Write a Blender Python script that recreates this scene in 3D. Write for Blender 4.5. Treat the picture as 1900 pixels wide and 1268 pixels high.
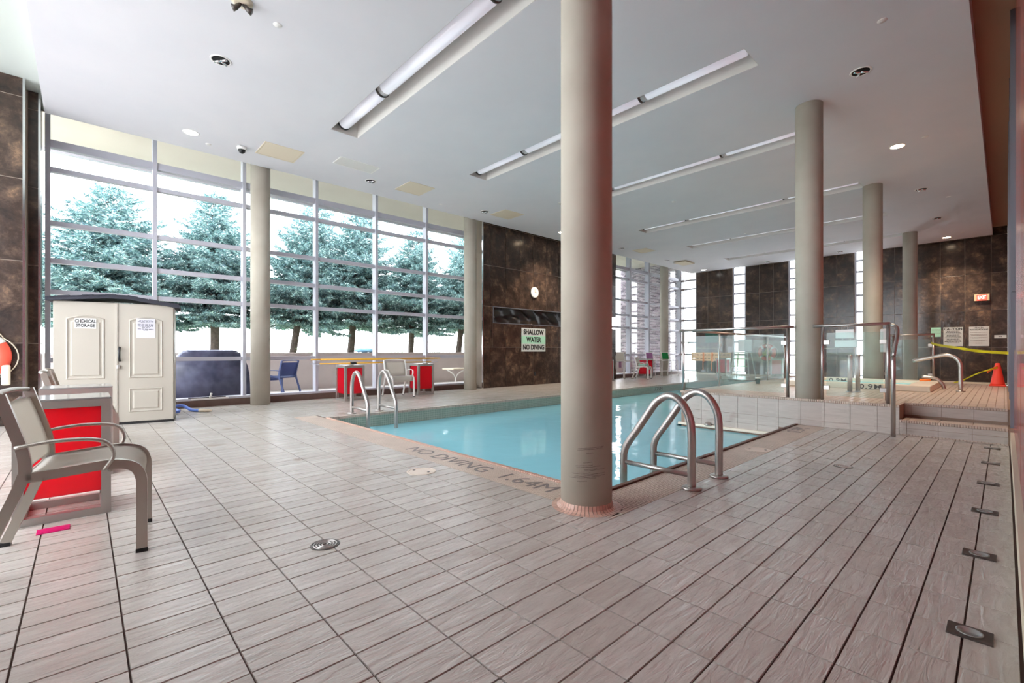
import bpy, bmesh, math, random
from mathutils import Vector, Matrix
PI = math.pi
random.seed(7)
S = bpy.context.scene
for o in list(bpy.data.objects): bpy.data.objects.remove(o)
COL = S.collection

# ------------------------------------------------------------------ camera, sky, exposure
cam_d = bpy.data.cameras.new('camera'); cam = bpy.data.objects.new('camera', cam_d); COL.objects.link(cam)
cam_d.sensor_width = 36; cam_d.lens = 852/1900*36; cam_d.shift_y = 18/1900; cam_d.clip_start = .02
cam.location = (0, 0, 1.05); cam.rotation_euler = (PI/2, 0, math.radians(47.0))
S.camera = cam
W = bpy.data.worlds.new('overcast_sky'); S.world = W; W.use_nodes = True
bg = W.node_tree.nodes['Background']; bg.inputs[0].default_value = (.93, .96, 1.0, 1); bg.inputs[1].default_value = 3.4
S.view_settings.view_transform = 'Standard'; S.view_settings.look = 'None'
S.view_settings.gamma = 1; S.view_settings.use_curve_mapping = False
S.view_settings.exposure = 1.68
S.cycles.use_denoising = True
S.cycles.max_bounces = 12; S.cycles.diffuse_bounces = 6; S.cycles.glossy_bounces = 5
S.cycles.transparent_max_bounces = 24; S.cycles.transmission_bounces = 6
S.cycles.sample_clamp_indirect = 6

# ------------------------------------------------------------------ materials
def srgb(r, g, b):
    f = lambda c: (c/255/12.92 if c/255 <= .04045 else ((c/255+.055)/1.055)**2.4)
    return (f(r), f(g), f(b), 1)
MATS = {}
def mat(name, col, rough=.5, metal=0, spec=.5, emit=None, estr=0, noise=None, bump=0, nscale=20, coat=0):
    m = bpy.data.materials.new(name); m.use_nodes = True; nt = m.node_tree; b = nt.nodes['Principled BSDF']
    c = srgb(*col)
    b.inputs['Base Color'].default_value = c; b.inputs['Roughness'].default_value = rough
    b.inputs['Metallic'].default_value = metal; b.inputs['Specular IOR Level'].default_value = spec
    b.inputs['Coat Weight'].default_value = coat
    if emit: b.inputs['Emission Color'].default_value = srgb(*emit); b.inputs['Emission Strength'].default_value = estr
    if noise or bump:
        g = nt.nodes.new('ShaderNodeNewGeometry')
        n = nt.nodes.new('ShaderNodeTexNoise'); n.inputs['Scale'].default_value = nscale; n.inputs['Detail'].default_value = 5
        nt.links.new(g.outputs['Position'], n.inputs['Vector'])
        if noise:
            r = nt.nodes.new('ShaderNodeValToRGB'); r.color_ramp.elements[0].position = .3; r.color_ramp.elements[1].position = .7
            r.color_ramp.elements[0].color = srgb(*noise); r.color_ramp.elements[1].color = c
            nt.links.new(n.outputs['Fac'], r.inputs['Fac']); nt.links.new(r.outputs['Color'], b.inputs['Base Color'])
        if bump:
            bp = nt.nodes.new('ShaderNodeBump'); bp.inputs['Strength'].default_value = bump; bp.inputs['Distance'].default_value = .01
            nt.links.new(n.outputs['Fac'], bp.inputs['Height']); nt.links.new(bp.outputs['Normal'], b.inputs['Normal'])
    MATS[name] = m; return m
M_ceil = mat('ceiling_plaster', (219, 218, 221), .9, noise=(213, 213, 217), nscale=1.2)
M_soffit = mat('slot_plaster', (190, 196, 188), .9)
M_liner = mat('trough_darkened_grey', (204, 201, 195), .85)
M_brown = mat('slot_dim_brown', (176, 140, 118), .8)  # brown carries the dimness of the high slot
M_cream = mat('exterior_soffit', (206, 198, 188), .9, noise=(198, 190, 180), nscale=.8)
M_alu = mat('aluminium_frame', (186, 186, 196), .45, .1)
M_steel = mat('brushed_steel', (184, 178, 174), .3, .9, bump=.05, nscale=60)
M_chrome = mat('chrome', (225, 225, 228), .12, 1)
M_curb = mat('brown_curb_tile', (104, 82, 74), .45, noise=(90, 70, 64), nscale=6)
M_grout = mat('dark_grout', (70, 48, 40), .9)
M_lgrout = mat('light_grout', (150, 128, 112), .9)
M_mosaic = mat('beige_mosaic', (200, 182, 168), .4, noise=(186, 168, 154), nscale=5)
M_pink = mat('pink_edge_tile', (208, 172, 154), .35, noise=(190, 152, 136), nscale=30)
M_mark = mat('grey_inlay', (118, 108, 104), .5)
M_col = mat('column_plaster', (184, 178, 164), .8, noise=(170, 162, 148), nscale=2.2, bump=.15)
M_edge = mat('rusty_edge_strip', (112, 70, 56), .5, noise=(84, 66, 52), nscale=6)
M_white = mat('white_plastic', (232, 230, 226), .4)
M_whitec = mat('white_powder_coat', (226, 224, 220), .35)
M_black = mat('black_plastic', (24, 24, 26), .4)
M_dark = mat('dark_void', (12, 11, 11), .9)
M_shed = mat('shed_resin', (172, 165, 153), .55, bump=.05, nscale=90)
M_shroof = mat('dark_shingle', (46, 46, 56), .8, bump=.3, nscale=40)
M_sling = mat('grey_sling_fabric', (206, 200, 190), .7, bump=.4, nscale=400)
M_chairm = mat('champagne_metal', (176, 170, 160), .35, .65)
M_tabm = mat('table_metal', (166, 162, 156), .4, .6)
M_paper = mat('paper', (198, 196, 206), .7)
M_ink = mat('black_print', (22, 20, 24), .6)
M_sign = mat('sign_white', (206, 212, 210), .5)
M_signg = mat('sign_green_band', (172, 226, 200), .5)
M_yellow = mat('yellow_tape', (226, 222, 40), .5)
M_orange = mat('orange_plastic', (250, 130, 50), .5)
M_pole = mat('yellow_pole', (240, 186, 60), .4)
M_cone = mat('cone_orange_red', (250, 72, 52), .5)
M_ring = mat('ring_orange', (242, 92, 70), .5)
M_blue = mat('blue_hose', (96, 130, 216), .4)
M_purple = mat('purple_cloth', (176, 130, 168), .8)
M_green = mat('green_cloth', (22, 140, 76), .8)
M_pgreen = mat('pale_green_cushion', (170, 206, 190), .8)
M_maroon = mat('maroon_panel', (160, 18, 50), .25, coat=.4)
M_pglass = mat('red_tinted_glass', (172, 70, 62), .25, spec=.6, coat=.3)
M_silver = mat('silver_frame', (126, 130, 140), .4, .4)
M_bark = mat('spruce_bark', (120, 104, 100), .9, noise=(90, 78, 74), nscale=12)
M_conc = mat('parapet_concrete', (196, 184, 180), .9, noise=(184, 172, 168), nscale=2)
M_patio = mat('patio_concrete', (190, 184, 180), .9)
M_soil = mat('planter_ground', (172, 182, 150), .95, noise=(150, 160, 130), nscale=3)
M_cover = mat('grill_cover_vinyl', (96, 98, 124), .35, noise=(58, 60, 84), nscale=5, bump=.6)
M_navy = mat('navy_mesh', (78, 90, 134), .6)
M_tube = mat('frosted_tube', (240, 240, 246), .14, 0, spec=.8, emit=(238, 240, 255), estr=.10)
M_sleeve = mat('tube_sleeve', (196, 196, 196), .3)
M_lit = mat('lit_lamp', (255, 240, 220), .4, emit=(255, 226, 190), estr=14)
M_litc = mat('lit_lamp_cool', (255, 255, 250), .4, emit=(255, 248, 236), estr=8)
M_beigep = mat('beige_hatch', (218, 206, 184), .7)
M_grille = mat('grille_grey', (190, 186, 184), .6)
M_drain = mat('drain_metal', (92, 86, 82), .4, .6, noise=(80, 74, 70), nscale=50)
M_drainl = mat('drain_cover_beige', (214, 200, 186), .6)
M_exit = mat('exit_red', (255, 60, 50), .5, emit=(255, 50, 40), estr=1.6)
M_exitl = mat('exit_letters', (255, 235, 225), .5, emit=(255, 190, 170), estr=2.2)
M_exitb = mat('exit_case', (206, 196, 160), .5)
M_spacurb = mat('spa_curb_tile', (226, 214, 196), .4)
M_magenta = mat('magenta_panel', (196, 20, 100), .3)
M_floorglass = mat('lamp_glass', (150, 150, 148), .15, .3)
M_pale = mat('pale_railing', (214, 216, 224), .8)
M_tv = mat('dark_green_screen', (40, 84, 72), .2)
M_lgreen = mat('grass_green', (150, 214, 130), .8)
M_cup = mat('dark_green_cup', (30, 62, 56), .5)

def red_panel():
    m = bpy.data.materials.new('red_acrylic'); m.use_nodes = True; nt = m.node_tree; nt.nodes.clear()
    o = nt.nodes.new('ShaderNodeOutputMaterial'); d = nt.nodes.new('ShaderNodeBsdfDiffuse'); t = nt.nodes.new('ShaderNodeBsdfTranslucent')
    gl = nt.nodes.new('ShaderNodeBsdfGlossy'); gl.inputs['Roughness'].default_value = .15
    d.inputs[0].default_value = srgb(236, 34, 58); t.inputs[0].default_value = srgb(255, 120, 146)
    x = nt.nodes.new('ShaderNodeMixShader'); x.inputs[0].default_value = .7
    y = nt.nodes.new('ShaderNodeMixShader'); y.inputs[0].default_value = .04
    nt.links.new(d.outputs[0], x.inputs[1]); nt.links.new(t.outputs[0], x.inputs[2])
    nt.links.new(x.outputs[0], y.inputs[1]); nt.links.new(gl.outputs[0], y.inputs[2]); nt.links.new(y.outputs[0], o.inputs[0])
    return m
M_red = red_panel()

def thin_glass(name, tint, refl, rough=.0, ior=1.45):
    m = bpy.data.materials.new(name); m.use_nodes = True; nt = m.node_tree; nt.nodes.clear()
    o = nt.nodes.new('ShaderNodeOutputMaterial'); t = nt.nodes.new('ShaderNodeBsdfTransparent'); g = nt.nodes.new('ShaderNodeBsdfGlossy')
    t.inputs[0].default_value = (*tint, 1); g.inputs['Roughness'].default_value = rough
    f = nt.nodes.new('ShaderNodeFresnel'); f.inputs[0].default_value = ior
    ml = nt.nodes.new('ShaderNodeMath'); ml.operation = 'MULTIPLY'; ml.inputs[1].default_value = refl
    x = nt.nodes.new('ShaderNodeMixShader')
    nt.links.new(f.outputs[0], ml.inputs[0]); nt.links.new(ml.outputs[0], x.inputs[0])
    nt.links.new(t.outputs[0], x.inputs[1]); nt.links.new(g.outputs[0], x.inputs[2]); nt.links.new(x.outputs[0], o.inputs[0])
    return m, nt, g, f
M_glass = thin_glass('window_glass', (.97, .98, .985), .15)[0]
M_rglass, nt, g, f = thin_glass('railing_glass', (.90, .975, .965), .4)
mixs = [q for q in nt.nodes if q.type == 'MIX_SHADER'][0]; tr = [q for q in nt.nodes if q.type == 'BSDF_TRANSPARENT'][0]
df = nt.nodes.new('ShaderNodeBsdfTranslucent'); df.inputs[0].default_value = (.8, .93, .95, 1); d2 = nt.nodes.new('ShaderNodeBsdfDiffuse'); d2.inputs[0].default_value = (.8, .93, .95, 1)
m1_ = nt.nodes.new('ShaderNodeMixShader'); nt.links.new(df.outputs[0], m1_.inputs[1]); nt.links.new(d2.outputs[0], m1_.inputs[2])
mw_ = nt.nodes.new('ShaderNodeMixShader'); mw_.inputs[0].default_value = .08  # pale milky haze mixed into the railing glass to lighten it
nt.links.new(tr.outputs[0], mw_.inputs[1]); nt.links.new(m1_.outputs[0], mw_.inputs[2]); nt.links.new(mw_.outputs[0], mixs.inputs[1])
M_water, nt, g, f = thin_glass('pool_water', (.62, .94, .97), 1.0, 0, 1.33)
# light scattered back by the water body
mixs = [q for q in nt.nodes if q.type == 'MIX_SHADER'][0]; tr = [q for q in nt.nodes if q.type == 'BSDF_TRANSPARENT'][0]
df = nt.nodes.new('ShaderNodeBsdfDiffuse'); df.inputs[0].default_value = (.40, .88, 1, 1); mw_ = nt.nodes.new('ShaderNodeMixShader'); mw_.inputs[0].default_value = .82
nt.links.new(tr.outputs[0], mw_.inputs[1]); nt.links.new(df.outputs[0], mw_.inputs[2]); nt.links.new(mw_.outputs[0], mixs.inputs[1])
ge = nt.nodes.new('ShaderNodeNewGeometry'); n = nt.nodes.new('ShaderNodeTexNoise'); n.inputs['Scale'].default_value = 2.2; n.inputs['Detail'].default_value = 2
bp = nt.nodes.new('ShaderNodeBump'); bp.inputs['Strength'].default_value = .10; bp.inputs['Distance'].default_value = .05
nt.links.new(ge.outputs['Position'], n.inputs['Vector']); nt.links.new(n.outputs['Fac'], bp.inputs['Height'])
nt.links.new(bp.outputs['Normal'], g.inputs['Normal']); nt.links.new(bp.outputs['Normal'], f.inputs['Normal'])

def tile_mat(name, c1, c2, c3, tx, ty, ox, oy, grain=(40, 4, 40), rough=.3, bump=.35):
    """stone tile: one random tone for each tile of the grid (world position), streaky grain"""
    m = bpy.data.materials.new(name); m.use_nodes = True; nt = m.node_tree; b = nt.nodes['Principled BSDF']; L = nt.links.new
    ge = nt.nodes.new('ShaderNodeNewGeometry')
    ad = nt.nodes.new('ShaderNodeVectorMath'); ad.operation = 'SUBTRACT'; ad.inputs[1].default_value = (ox, oy, 0)
    dv = nt.nodes.new('ShaderNodeVectorMath'); dv.operation = 'DIVIDE'; dv.inputs[1].default_value = (tx, ty, 100)
    fl = nt.nodes.new('ShaderNodeVectorMath'); fl.operation = 'FLOOR'
    wn = nt.nodes.new('ShaderNodeTexWhiteNoise')
    L(ge.outputs['Position'], ad.inputs[0]); L(ad.outputs[0], dv.inputs[0]); L(dv.outputs[0], fl.inputs[0]); L(fl.outputs[0], wn.inputs['Vector'])
    mp = nt.nodes.new('ShaderNodeMapping'); mp.inputs['Scale'].default_value = grain; L(ge.outputs['Position'], mp.inputs['Vector'])
    of = nt.nodes.new('ShaderNodeVectorMath'); of.operation = 'MULTIPLY_ADD'; of.inputs[1].default_value = (7, 7, 7)
    L(wn.outputs['Color'], of.inputs[0]); L(mp.outputs[0], of.inputs[2])
    n1 = nt.nodes.new('ShaderNodeTexNoise'); n1.inputs['Scale'].default_value = 1; n1.inputs['Detail'].default_value = 6; n1.inputs['Roughness'].default_value = .6
    n1.inputs['Distortion'].default_value = .6
    L(of.outputs[0], n1.inputs['Vector'])
    mx = nt.nodes.new('ShaderNodeMix'); mx.data_type = 'RGBA'; mx.inputs['A'].default_value = srgb(*c1); mx.inputs['B'].default_value = srgb(*c2)
    L(wn.outputs['Value'], mx.inputs['Factor'])
    rp = nt.nodes.new('ShaderNodeMapRange'); rp.inputs['From Min'].default_value = .35; rp.inputs['From Max'].default_value = .7
    L(n1.outputs['Fac'], rp.inputs['Value'])
    m2 = nt.nodes.new('ShaderNodeMix'); m2.data_type = 'RGBA'; m2.inputs['B'].default_value = srgb(*c3)
    ms = nt.nodes.new('ShaderNodeMath'); ms.operation = 'MULTIPLY'; ms.inputs[1].default_value = .55; L(rp.outputs[0], ms.inputs[0])
    L(ms.outputs[0], m2.inputs['Factor']); L(mx.outputs['Result'], m2.inputs['A']); L(m2.outputs['Result'], b.inputs['Base Color'])
    bp = nt.nodes.new('ShaderNodeBump'); bp.inputs['Strength'].default_value = bump; bp.inputs['Distance'].default_value = .01
    L(n1.outputs['Fac'], bp.inputs['Height']); L(bp.outputs[0], b.inputs['Normal'])
    # brown water stains with a shape of their own
    n3 = nt.nodes.new('ShaderNodeTexNoise'); n3.inputs['Scale'].default_value = 2.3; n3.inputs['Detail'].default_value = 2; n3.inputs['Distortion'].default_value = 0
    L(ge.outputs['Position'], n3.inputs['Vector']); r3 = nt.nodes.new('ShaderNodeMapRange'); r3.inputs['From Min'].default_value = .69; r3.inputs['From Max'].default_value = .74; r3.inputs['To Max'].default_value = .35
    L(n3.outputs['Fac'], r3.inputs['Value']); m3 = nt.nodes.new('ShaderNodeMix'); m3.data_type = 'RGBA'; m3.inputs['B'].default_value = srgb(132, 104, 84)
    L(r3.outputs[0], m3.inputs['Factor']); L(m2.outputs['Result'], m3.inputs['A']); L(m3.outputs['Result'], b.inputs['Base Color'])
    n4 = nt.nodes.new('ShaderNodeTexNoise'); n4.inputs['Scale'].default_value = 1.1; n4.inputs['Detail'].default_value = 3; L(ge.outputs['Position'], n4.inputs['Vector'])
    r4 = nt.nodes.new('ShaderNodeMapRange'); r4.inputs['From Min'].default_value = .35; r4.inputs['From Max'].default_value = .65; r4.inputs['To Min'].default_value = rough-.04; r4.inputs['To Max'].default_value = rough+.08
    L(n4.outputs['Fac'], r4.inputs['Value']); b.inputs['Roughness'].default_value = rough+.02
    return m
M_tile = tile_mat('floor_tile', (200, 194, 187), (188, 181, 173), (166, 154, 144), .1425, .2885, -.675, .11, (34, 6, 30), .19, .85)
M_dtile = tile_mat('platform_tile', (206, 190, 174), (194, 178, 164), (176, 156, 142), .077, .1545, 0, 7.5, (34, 9, 30), .35, .35)
M_wtile = tile_mat('riser_tile', (188, 180, 172), (178, 168, 160), (158, 146, 138), .2885, 50, 0, 0, (4, 4, 30), .35, .2)

def dark_tile(name, axis):
    m = bpy.data.materials.new(name); m.use_nodes = True; nt = m.node_tree; b = nt.nodes['Principled BSDF']; L = nt.links.new
    ge = nt.nodes.new('ShaderNodeNewGeometry'); oi = nt.nodes.new('ShaderNodeObjectInfo')
    of = nt.nodes.new('ShaderNodeVectorMath'); of.operation = 'SCALE'; of.inputs[0].default_value = (13, 13, 13); L(oi.outputs['Random'], of.inputs['Scale'])
    ad = nt.nodes.new('ShaderNodeVectorMath'); ad.operation = 'ADD'; L(ge.outputs['Position'], ad.inputs[0]); L(of.outputs[0], ad.inputs[1])
    n1 = nt.nodes.new('ShaderNodeTexNoise'); n1.inputs['Scale'].default_value = 3.4; n1.inputs['Detail'].default_value = 12; n1.inputs['Roughness'].default_value = .72; n1.inputs['Distortion'].default_value = .25
    L(ad.outputs[0], n1.inputs['Vector'])
    r = nt.nodes.new('ShaderNodeValToRGB'); e = r.color_ramp.elements
    e[0].position = .34; e[0].color = srgb(40, 33, 30); e[1].position = .74; e[1].color = srgb(158, 126, 98)
    k = e.new(.50); k.color = srgb(64, 51, 44); k = e.new(.60); k.color = srgb(92, 75, 63)
    L(n1.outputs['Fac'], r.inputs['Fac']); L(r.outputs['Color'], b.inputs['Base Color'])
    n2 = nt.nodes.new('ShaderNodeTexNoise'); n2.inputs['Scale'].default_value = 9; L(ge.outputs['Position'], n2.inputs['Vector'])
    bp = nt.nodes.new('ShaderNodeBump'); bp.inputs['Strength'].default_value = .12; bp.inputs['Distance'].default_value = .02
    L(n2.outputs['Fac'], bp.inputs['Height']); L(bp.outputs[0], b.inputs['Normal'])
    b.inputs['Roughness'].default_value = .2; b.inputs['Specular IOR Level'].default_value = .4
    return m
M_slate = dark_tile('dark_stone_tile', 'x')
M_slg = mat('stone_joint', (158, 144, 130), .8)
M_niche = mat('niche_relief', (40, 34, 34), .3)

def brick_mat():
    m = bpy.data.materials.new('outdoor_brick'); m.use_nodes = True; nt = m.node_tree; b = nt.nodes['Principled BSDF']; L = nt.links.new
    ge = nt.nodes.new('ShaderNodeNewGeometry'); r = nt.nodes.new('ShaderNodeValToRGB')
    L(ge.outputs['Random Per Island'], r.inputs['Fac'])
    e = r.color_ramp.elements; e[0].color = srgb(104, 94, 104); e[1].color = srgb(186, 172, 180); L(r.outputs[0], b.inputs['Base Color'])
    b.inputs['Roughness'].default_value = .9
    return m
M_brick = brick_mat()
M_mortar = mat('mortar', (240, 236, 238), .9)

def needle_mat():
    m = bpy.data.materials.new('blue_spruce_needles'); m.use_nodes = True; nt = m.node_tree; b = nt.nodes['Principled BSDF']; L = nt.links.new
    ge = nt.nodes.new('ShaderNodeNewGeometry'); r = nt.nodes.new('ShaderNodeValToRGB')
    L(ge.outputs['Random Per Island'], r.inputs['Fac'])
    e = r.color_ramp.elements; e[0].color = srgb(92, 116, 130); e[1].color = srgb(214, 238, 232)
    k = e.new(.5); k.color = srgb(112, 152, 150)
    L(r.outputs[0], b.inputs['Base Color']); b.inputs['Roughness'].default_value = .7
    return m
M_needle = needle_mat()

def basin_mat(name, c1, c2, cg, scale):
    m = bpy.data.materials.new(name); m.use_nodes = True; nt = m.node_tree; b = nt.nodes['Principled BSDF']; L = nt.links.new
    ge = nt.nodes.new('ShaderNodeNewGeometry'); sp = nt.nodes.new('ShaderNodeSeparateXYZ'); L(ge.outputs['Position'], sp.inputs[0])
    sm = nt.nodes.new('ShaderNodeMath'); L(sp.outputs[0], sm.inputs[0]); L(sp.outputs[1], sm.inputs[1])
    cb = nt.nodes.new('ShaderNodeCombineXYZ'); L(sm.outputs[0], cb.inputs[0]); L(sp.outputs[2], cb.inputs[1])
    br = nt.nodes.new('ShaderNodeTexBrick'); br.offset = 0; br.inputs['Scale'].default_value = scale
    br.inputs['Brick Width'].default_value = 1; br.inputs['Row Height'].default_value = 1; br.inputs['Mortar Size'].default_value = .06
    br.inputs['Color1'].default_value = srgb(*c1); br.inputs['Color2'].default_value = srgb(*c2); br.inputs['Mortar'].default_value = srgb(*cg)
    L(cb.outputs[0], br.inputs['Vector']); L(br.outputs['Color'], b.inputs['Base Color']); b.inputs['Roughness'].default_value = .35
    return m
M_band = basin_mat('waterline_mosaic', (150, 166, 152), (140, 156, 142), (190, 196, 184), 26)
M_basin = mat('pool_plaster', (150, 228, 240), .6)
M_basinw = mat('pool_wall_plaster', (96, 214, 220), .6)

# ------------------------------------------------------------------ mesh helpers
def link(o, parent=None):
    COL.objects.link(o)
    if parent: o.parent = parent
    return o
def finish(name, bm, m, parent=None, smooth=False, loc=None):
    me = bpy.data.meshes.new(name); bm.normal_update(); bm.to_mesh(me); bm.free()
    for x in (m if isinstance(m, (list, tuple)) else [m]): me.materials.append(x)
    if smooth:
        for p in me.polygons: p.use_smooth = True
    o = bpy.data.objects.new(name, me)
    if loc: o.location = loc
    return link(o, parent)
def empty(name, loc=(0, 0, 0), rz=0):
    o = bpy.data.objects.new(name, None); o.location = loc; o.rotation_euler = (0, 0, rz); o.empty_display_size = .1
    return link(o)
def tag(o, label, cat, group=None):
    o['label'] = label; o['category'] = cat
    if group: o['group'] = group
    return o
def thing(name, label, cat, loc=(0, 0, 0), rz=0, group=None): return tag(empty(name, loc, rz), label, cat, group)
def struct(o): o['kind'] = 'structure'; return o
def stuff(o): o['kind'] = 'stuff'; return o
def dup(root, loc, rz, label, group=None):
    r = root.copy(); COL.objects.link(r); r.location = loc; r.rotation_euler = (0, 0, rz); r['label'] = label
    if group: r['group'] = group
    for ch in list(root.children):
        c = ch.copy(); COL.objects.link(c); c.parent = r
        for g in ch.children:
            d = g.copy(); COL.objects.link(d); d.parent = c
    return r
def B(): return bmesh.new()
def box(bm, x0, x1, y0, y1, z0, z1, mi=0, bev=0):
    v = [bm.verts.new(p) for p in ((x0,y0,z0),(x1,y0,z0),(x1,y1,z0),(x0,y1,z0),(x0,y0,z1),(x1,y0,z1),(x1,y1,z1),(x0,y1,z1))]
    fs = [bm.faces.new([v[i] for i in q]) for q in ((3,2,1,0),(4,5,6,7),(0,1,5,4),(1,2,6,5),(2,3,7,6),(3,0,4,7))]
    for f in fs: f.material_index = mi
    if bev:
        es = list({e for f in fs for e in f.edges})
        bmesh.ops.bevel(bm, geom=es, offset=bev, segments=2, affect='EDGES', profile=.5)
    return bm
def bx(name, x0, x1, y0, y1, z0, z1, m, parent=None, bev=0):
    return finish(name, box(B(), x0, x1, y0, y1, z0, z1, 0, bev), m, parent)
def ring(bm, pts): return [bm.verts.new(p) for p in pts]
def bridge(bm, a, b):
    n = len(a)
    for i in range(n): bm.faces.new((a[i], a[(i+1) % n], b[(i+1) % n], b[i]))
def sweep(bm, path, r, n=12, caps=True, prof=None, up=None):
    """sweep a circle (or the profile prof [(a,b)..]) along a polyline; r may be a list"""
    P = [Vector(p) for p in path]; rings = []
    nrm = None
    for i, p in enumerate(P):
        t = (P[min(i+1, len(P)-1)] - P[max(i-1, 0)]).normalized()
        if up is not None: nrm = Vector(up)
        elif nrm is None:
            nrm = t.cross(Vector((0, 0, 1)))
            if nrm.length < .1: nrm = t.cross(Vector((1, 0, 0)))
        nrm = (nrm - t*nrm.dot(t)).normalized(); bn = t.cross(nrm)
        rr = r[i] if isinstance(r, (list, tuple)) else r
        if prof: pts = [p + nrm*a + bn*b for a, b in prof]
        else: pts = [p + nrm*(math.cos(2*PI*k/n)*rr) + bn*(math.sin(2*PI*k/n)*rr) for k in range(n)]
        rings.append(ring(bm, pts))
    for a, b in zip(rings, rings[1:]): bridge(bm, a, b)
    if caps: bm.faces.new(list(reversed(rings[0]))); bm.faces.new(rings[-1])
    bmesh.ops.recalc_face_normals(bm, faces=bm.faces)
    return bm
def rect(w, t): return [(-w/2, -t/2), (w/2, -t/2), (w/2, t/2), (-w/2, t/2)]
def curve(pts, n=6):
    """Catmull-Rom through the points"""
    P = [Vector(p) for p in pts]; P = [2*P[0]-P[1]] + P + [2*P[-1]-P[-2]]; out = []
    for i in range(1, len(P)-2):
        for k in range(n):
            t = k/n; a, b, c, d = P[i-1:i+3]
            out.append(.5*((2*b) + (c-a)*t + (2*a-5*b+4*c-d)*t*t + (3*b-a-3*c+d)*t**3))
    out.append(P[-2]); return out
def lathe(bm, prof, n=32, c=(0, 0, 0)):
    rings = []
    for r, z in prof: rings.append(ring(bm, [(c[0]+r*math.cos(2*PI*k/n), c[1]+r*math.sin(2*PI*k/n), c[2]+z) for k in range(n)]))
    for a, b in zip(rings, rings[1:]): bridge(bm, a, b)
    if prof[0][0] > 1e-4: bm.faces.new(list(reversed(rings[0])))
    if prof[-1][0] > 1e-4: bm.faces.new(rings[-1])
    bmesh.ops.remove_doubles(bm, verts=bm.verts, dist=1e-5)
    bmesh.ops.recalc_face_normals(bm, faces=bm.faces)
    return bm
def torus(bm, R, r, n=40, k=14, sq=1, a0=0, a1=2*PI):
    full = abs(a1-a0-2*PI) < 1e-6; rings = []
    for i in range(n + (0 if full else 1)):
        a = a0+(a1-a0)*i/n
        rings.append(ring(bm, [((R+r*math.cos(2*PI*j/k))*math.cos(a), (R+r*math.cos(2*PI*j/k))*math.sin(a), r*sq*math.sin(2*PI*j/k)) for j in range(k)]))
    for a, b in zip(rings, rings[1:] + ([rings[0]] if full else [])): bridge(bm, a, b)
    if not full: bm.faces.new(list(reversed(rings[0]))); bm.faces.new(rings[-1])
    bmesh.ops.recalc_face_normals(bm, faces=bm.faces)
    return bm
def frame_m(origin, right, up):
    r = Vector(right).normalized(); u = Vector(up).normalized(); n = r.cross(u)
    return Matrix(((r.x, u.x, n.x, origin[0]), (r.y, u.y, n.y, origin[1]), (r.z, u.z, n.z, origin[2]), (0, 0, 0, 1)))
def text(body, size, m, origin, right, up, parent=None, name='lettering', align='CENTER', ext=.0012, sp=1.0, bold=0.0, sx=1.0):
    c = bpy.data.curves.new(name, 'FONT'); c.body = body; c.size = size; c.align_x = align; c.align_y = 'CENTER'
    c.extrude = ext; c.space_character = sp; c.space_line = .95; c.resolution_u = 3; c.offset = bold
    t = bpy.data.objects.new(name, c); COL.objects.link(t)
    me = bpy.data.meshes.new_from_object(t.evaluated_get(bpy.context.evaluated_depsgraph_get()))
    bpy.data.objects.remove(t); me.materials.clear(); me.materials.append(m)
    mt = frame_m(origin, right, up) @ Matrix.Diagonal((sx, 1, 1, 1)); me.transform(mt)
    o = bpy.data.objects.new(name, me); return link(o, parent)
def print_lines(bm, origin, right, up, w, rows, seed, h=.008):
    """rows of tiny illegible print as thin raised dashes"""
    rn = random.Random(seed); mt = frame_m(origin, right, up)
    for (y, frac) in rows:
        x = -w*frac/2
        while x < w*frac/2:
            l = rn.uniform(.012, .04)
            vs = [bm.verts.new(mt @ Vector(p)) for p in ((x, y, .001), (min(x+l, w*frac/2), y, .001), (min(x+l, w*frac/2), y+h, .001), (x, y+h, .001))]
            bm.faces.new(vs); x += l + .007
    return bm

# ------------------------------------------------------------------ floor
CZ = 4.62; SZ = 4.93
bm = B()
RECTS = [(-10.35, .09, -1.55, 2.79), (-2.02, .09, 2.79, 7.5), (-10.35, -7.26, 2.79, 20.75), (-7.26, .09, 17.71, 20.75), (-3.8, .09, 13.5, 17.71)]
for (x0, x1, y0, y1) in RECTS: box(bm, x0, x1, y0, y1, -.25, -.004)
floor = struct(finish('floor', bm, M_grout))
TX, TY = .1425, .2885
def tiles_in(x0, x1, y0, y1, tx=TX, ty=TY, ox=-.675, oy=.11):
    out = []
    for i in range(math.floor((x0-ox)/tx), math.ceil((x1-ox)/tx)):
        for j in range(math.floor((y0-oy)/ty), math.ceil((y1-oy)/ty)):
            a0, a1, b0, b1 = max(ox+i*tx, x0), min(ox+(i+1)*tx, x1), max(oy+j*ty, y0), min(oy+(j+1)*ty, y1)
            if a1-a0 > .02 and b1-b0 > .02: out.append((a0, a1, b0, b1))
    return out
def tile5(bm, a0, a1, b0, b1, z0, z1, g=.0026, gy=.0024, bev=.0012):
    a0 += g; a1 -= g; b0 += gy; b1 -= gy; c = bev
    lo = ring(bm, [(a0, b0, z0), (a1, b0, z0), (a1, b1, z0), (a0, b1, z0)])
    hi = ring(bm, [(a0+c, b0+c, z1), (a1-c, b0+c, z1), (a1-c, b1-c, z1), (a0+c, b1-c, z1)])
    bridge(bm, lo, hi); bm.faces.new(hi)
cells = []
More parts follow.
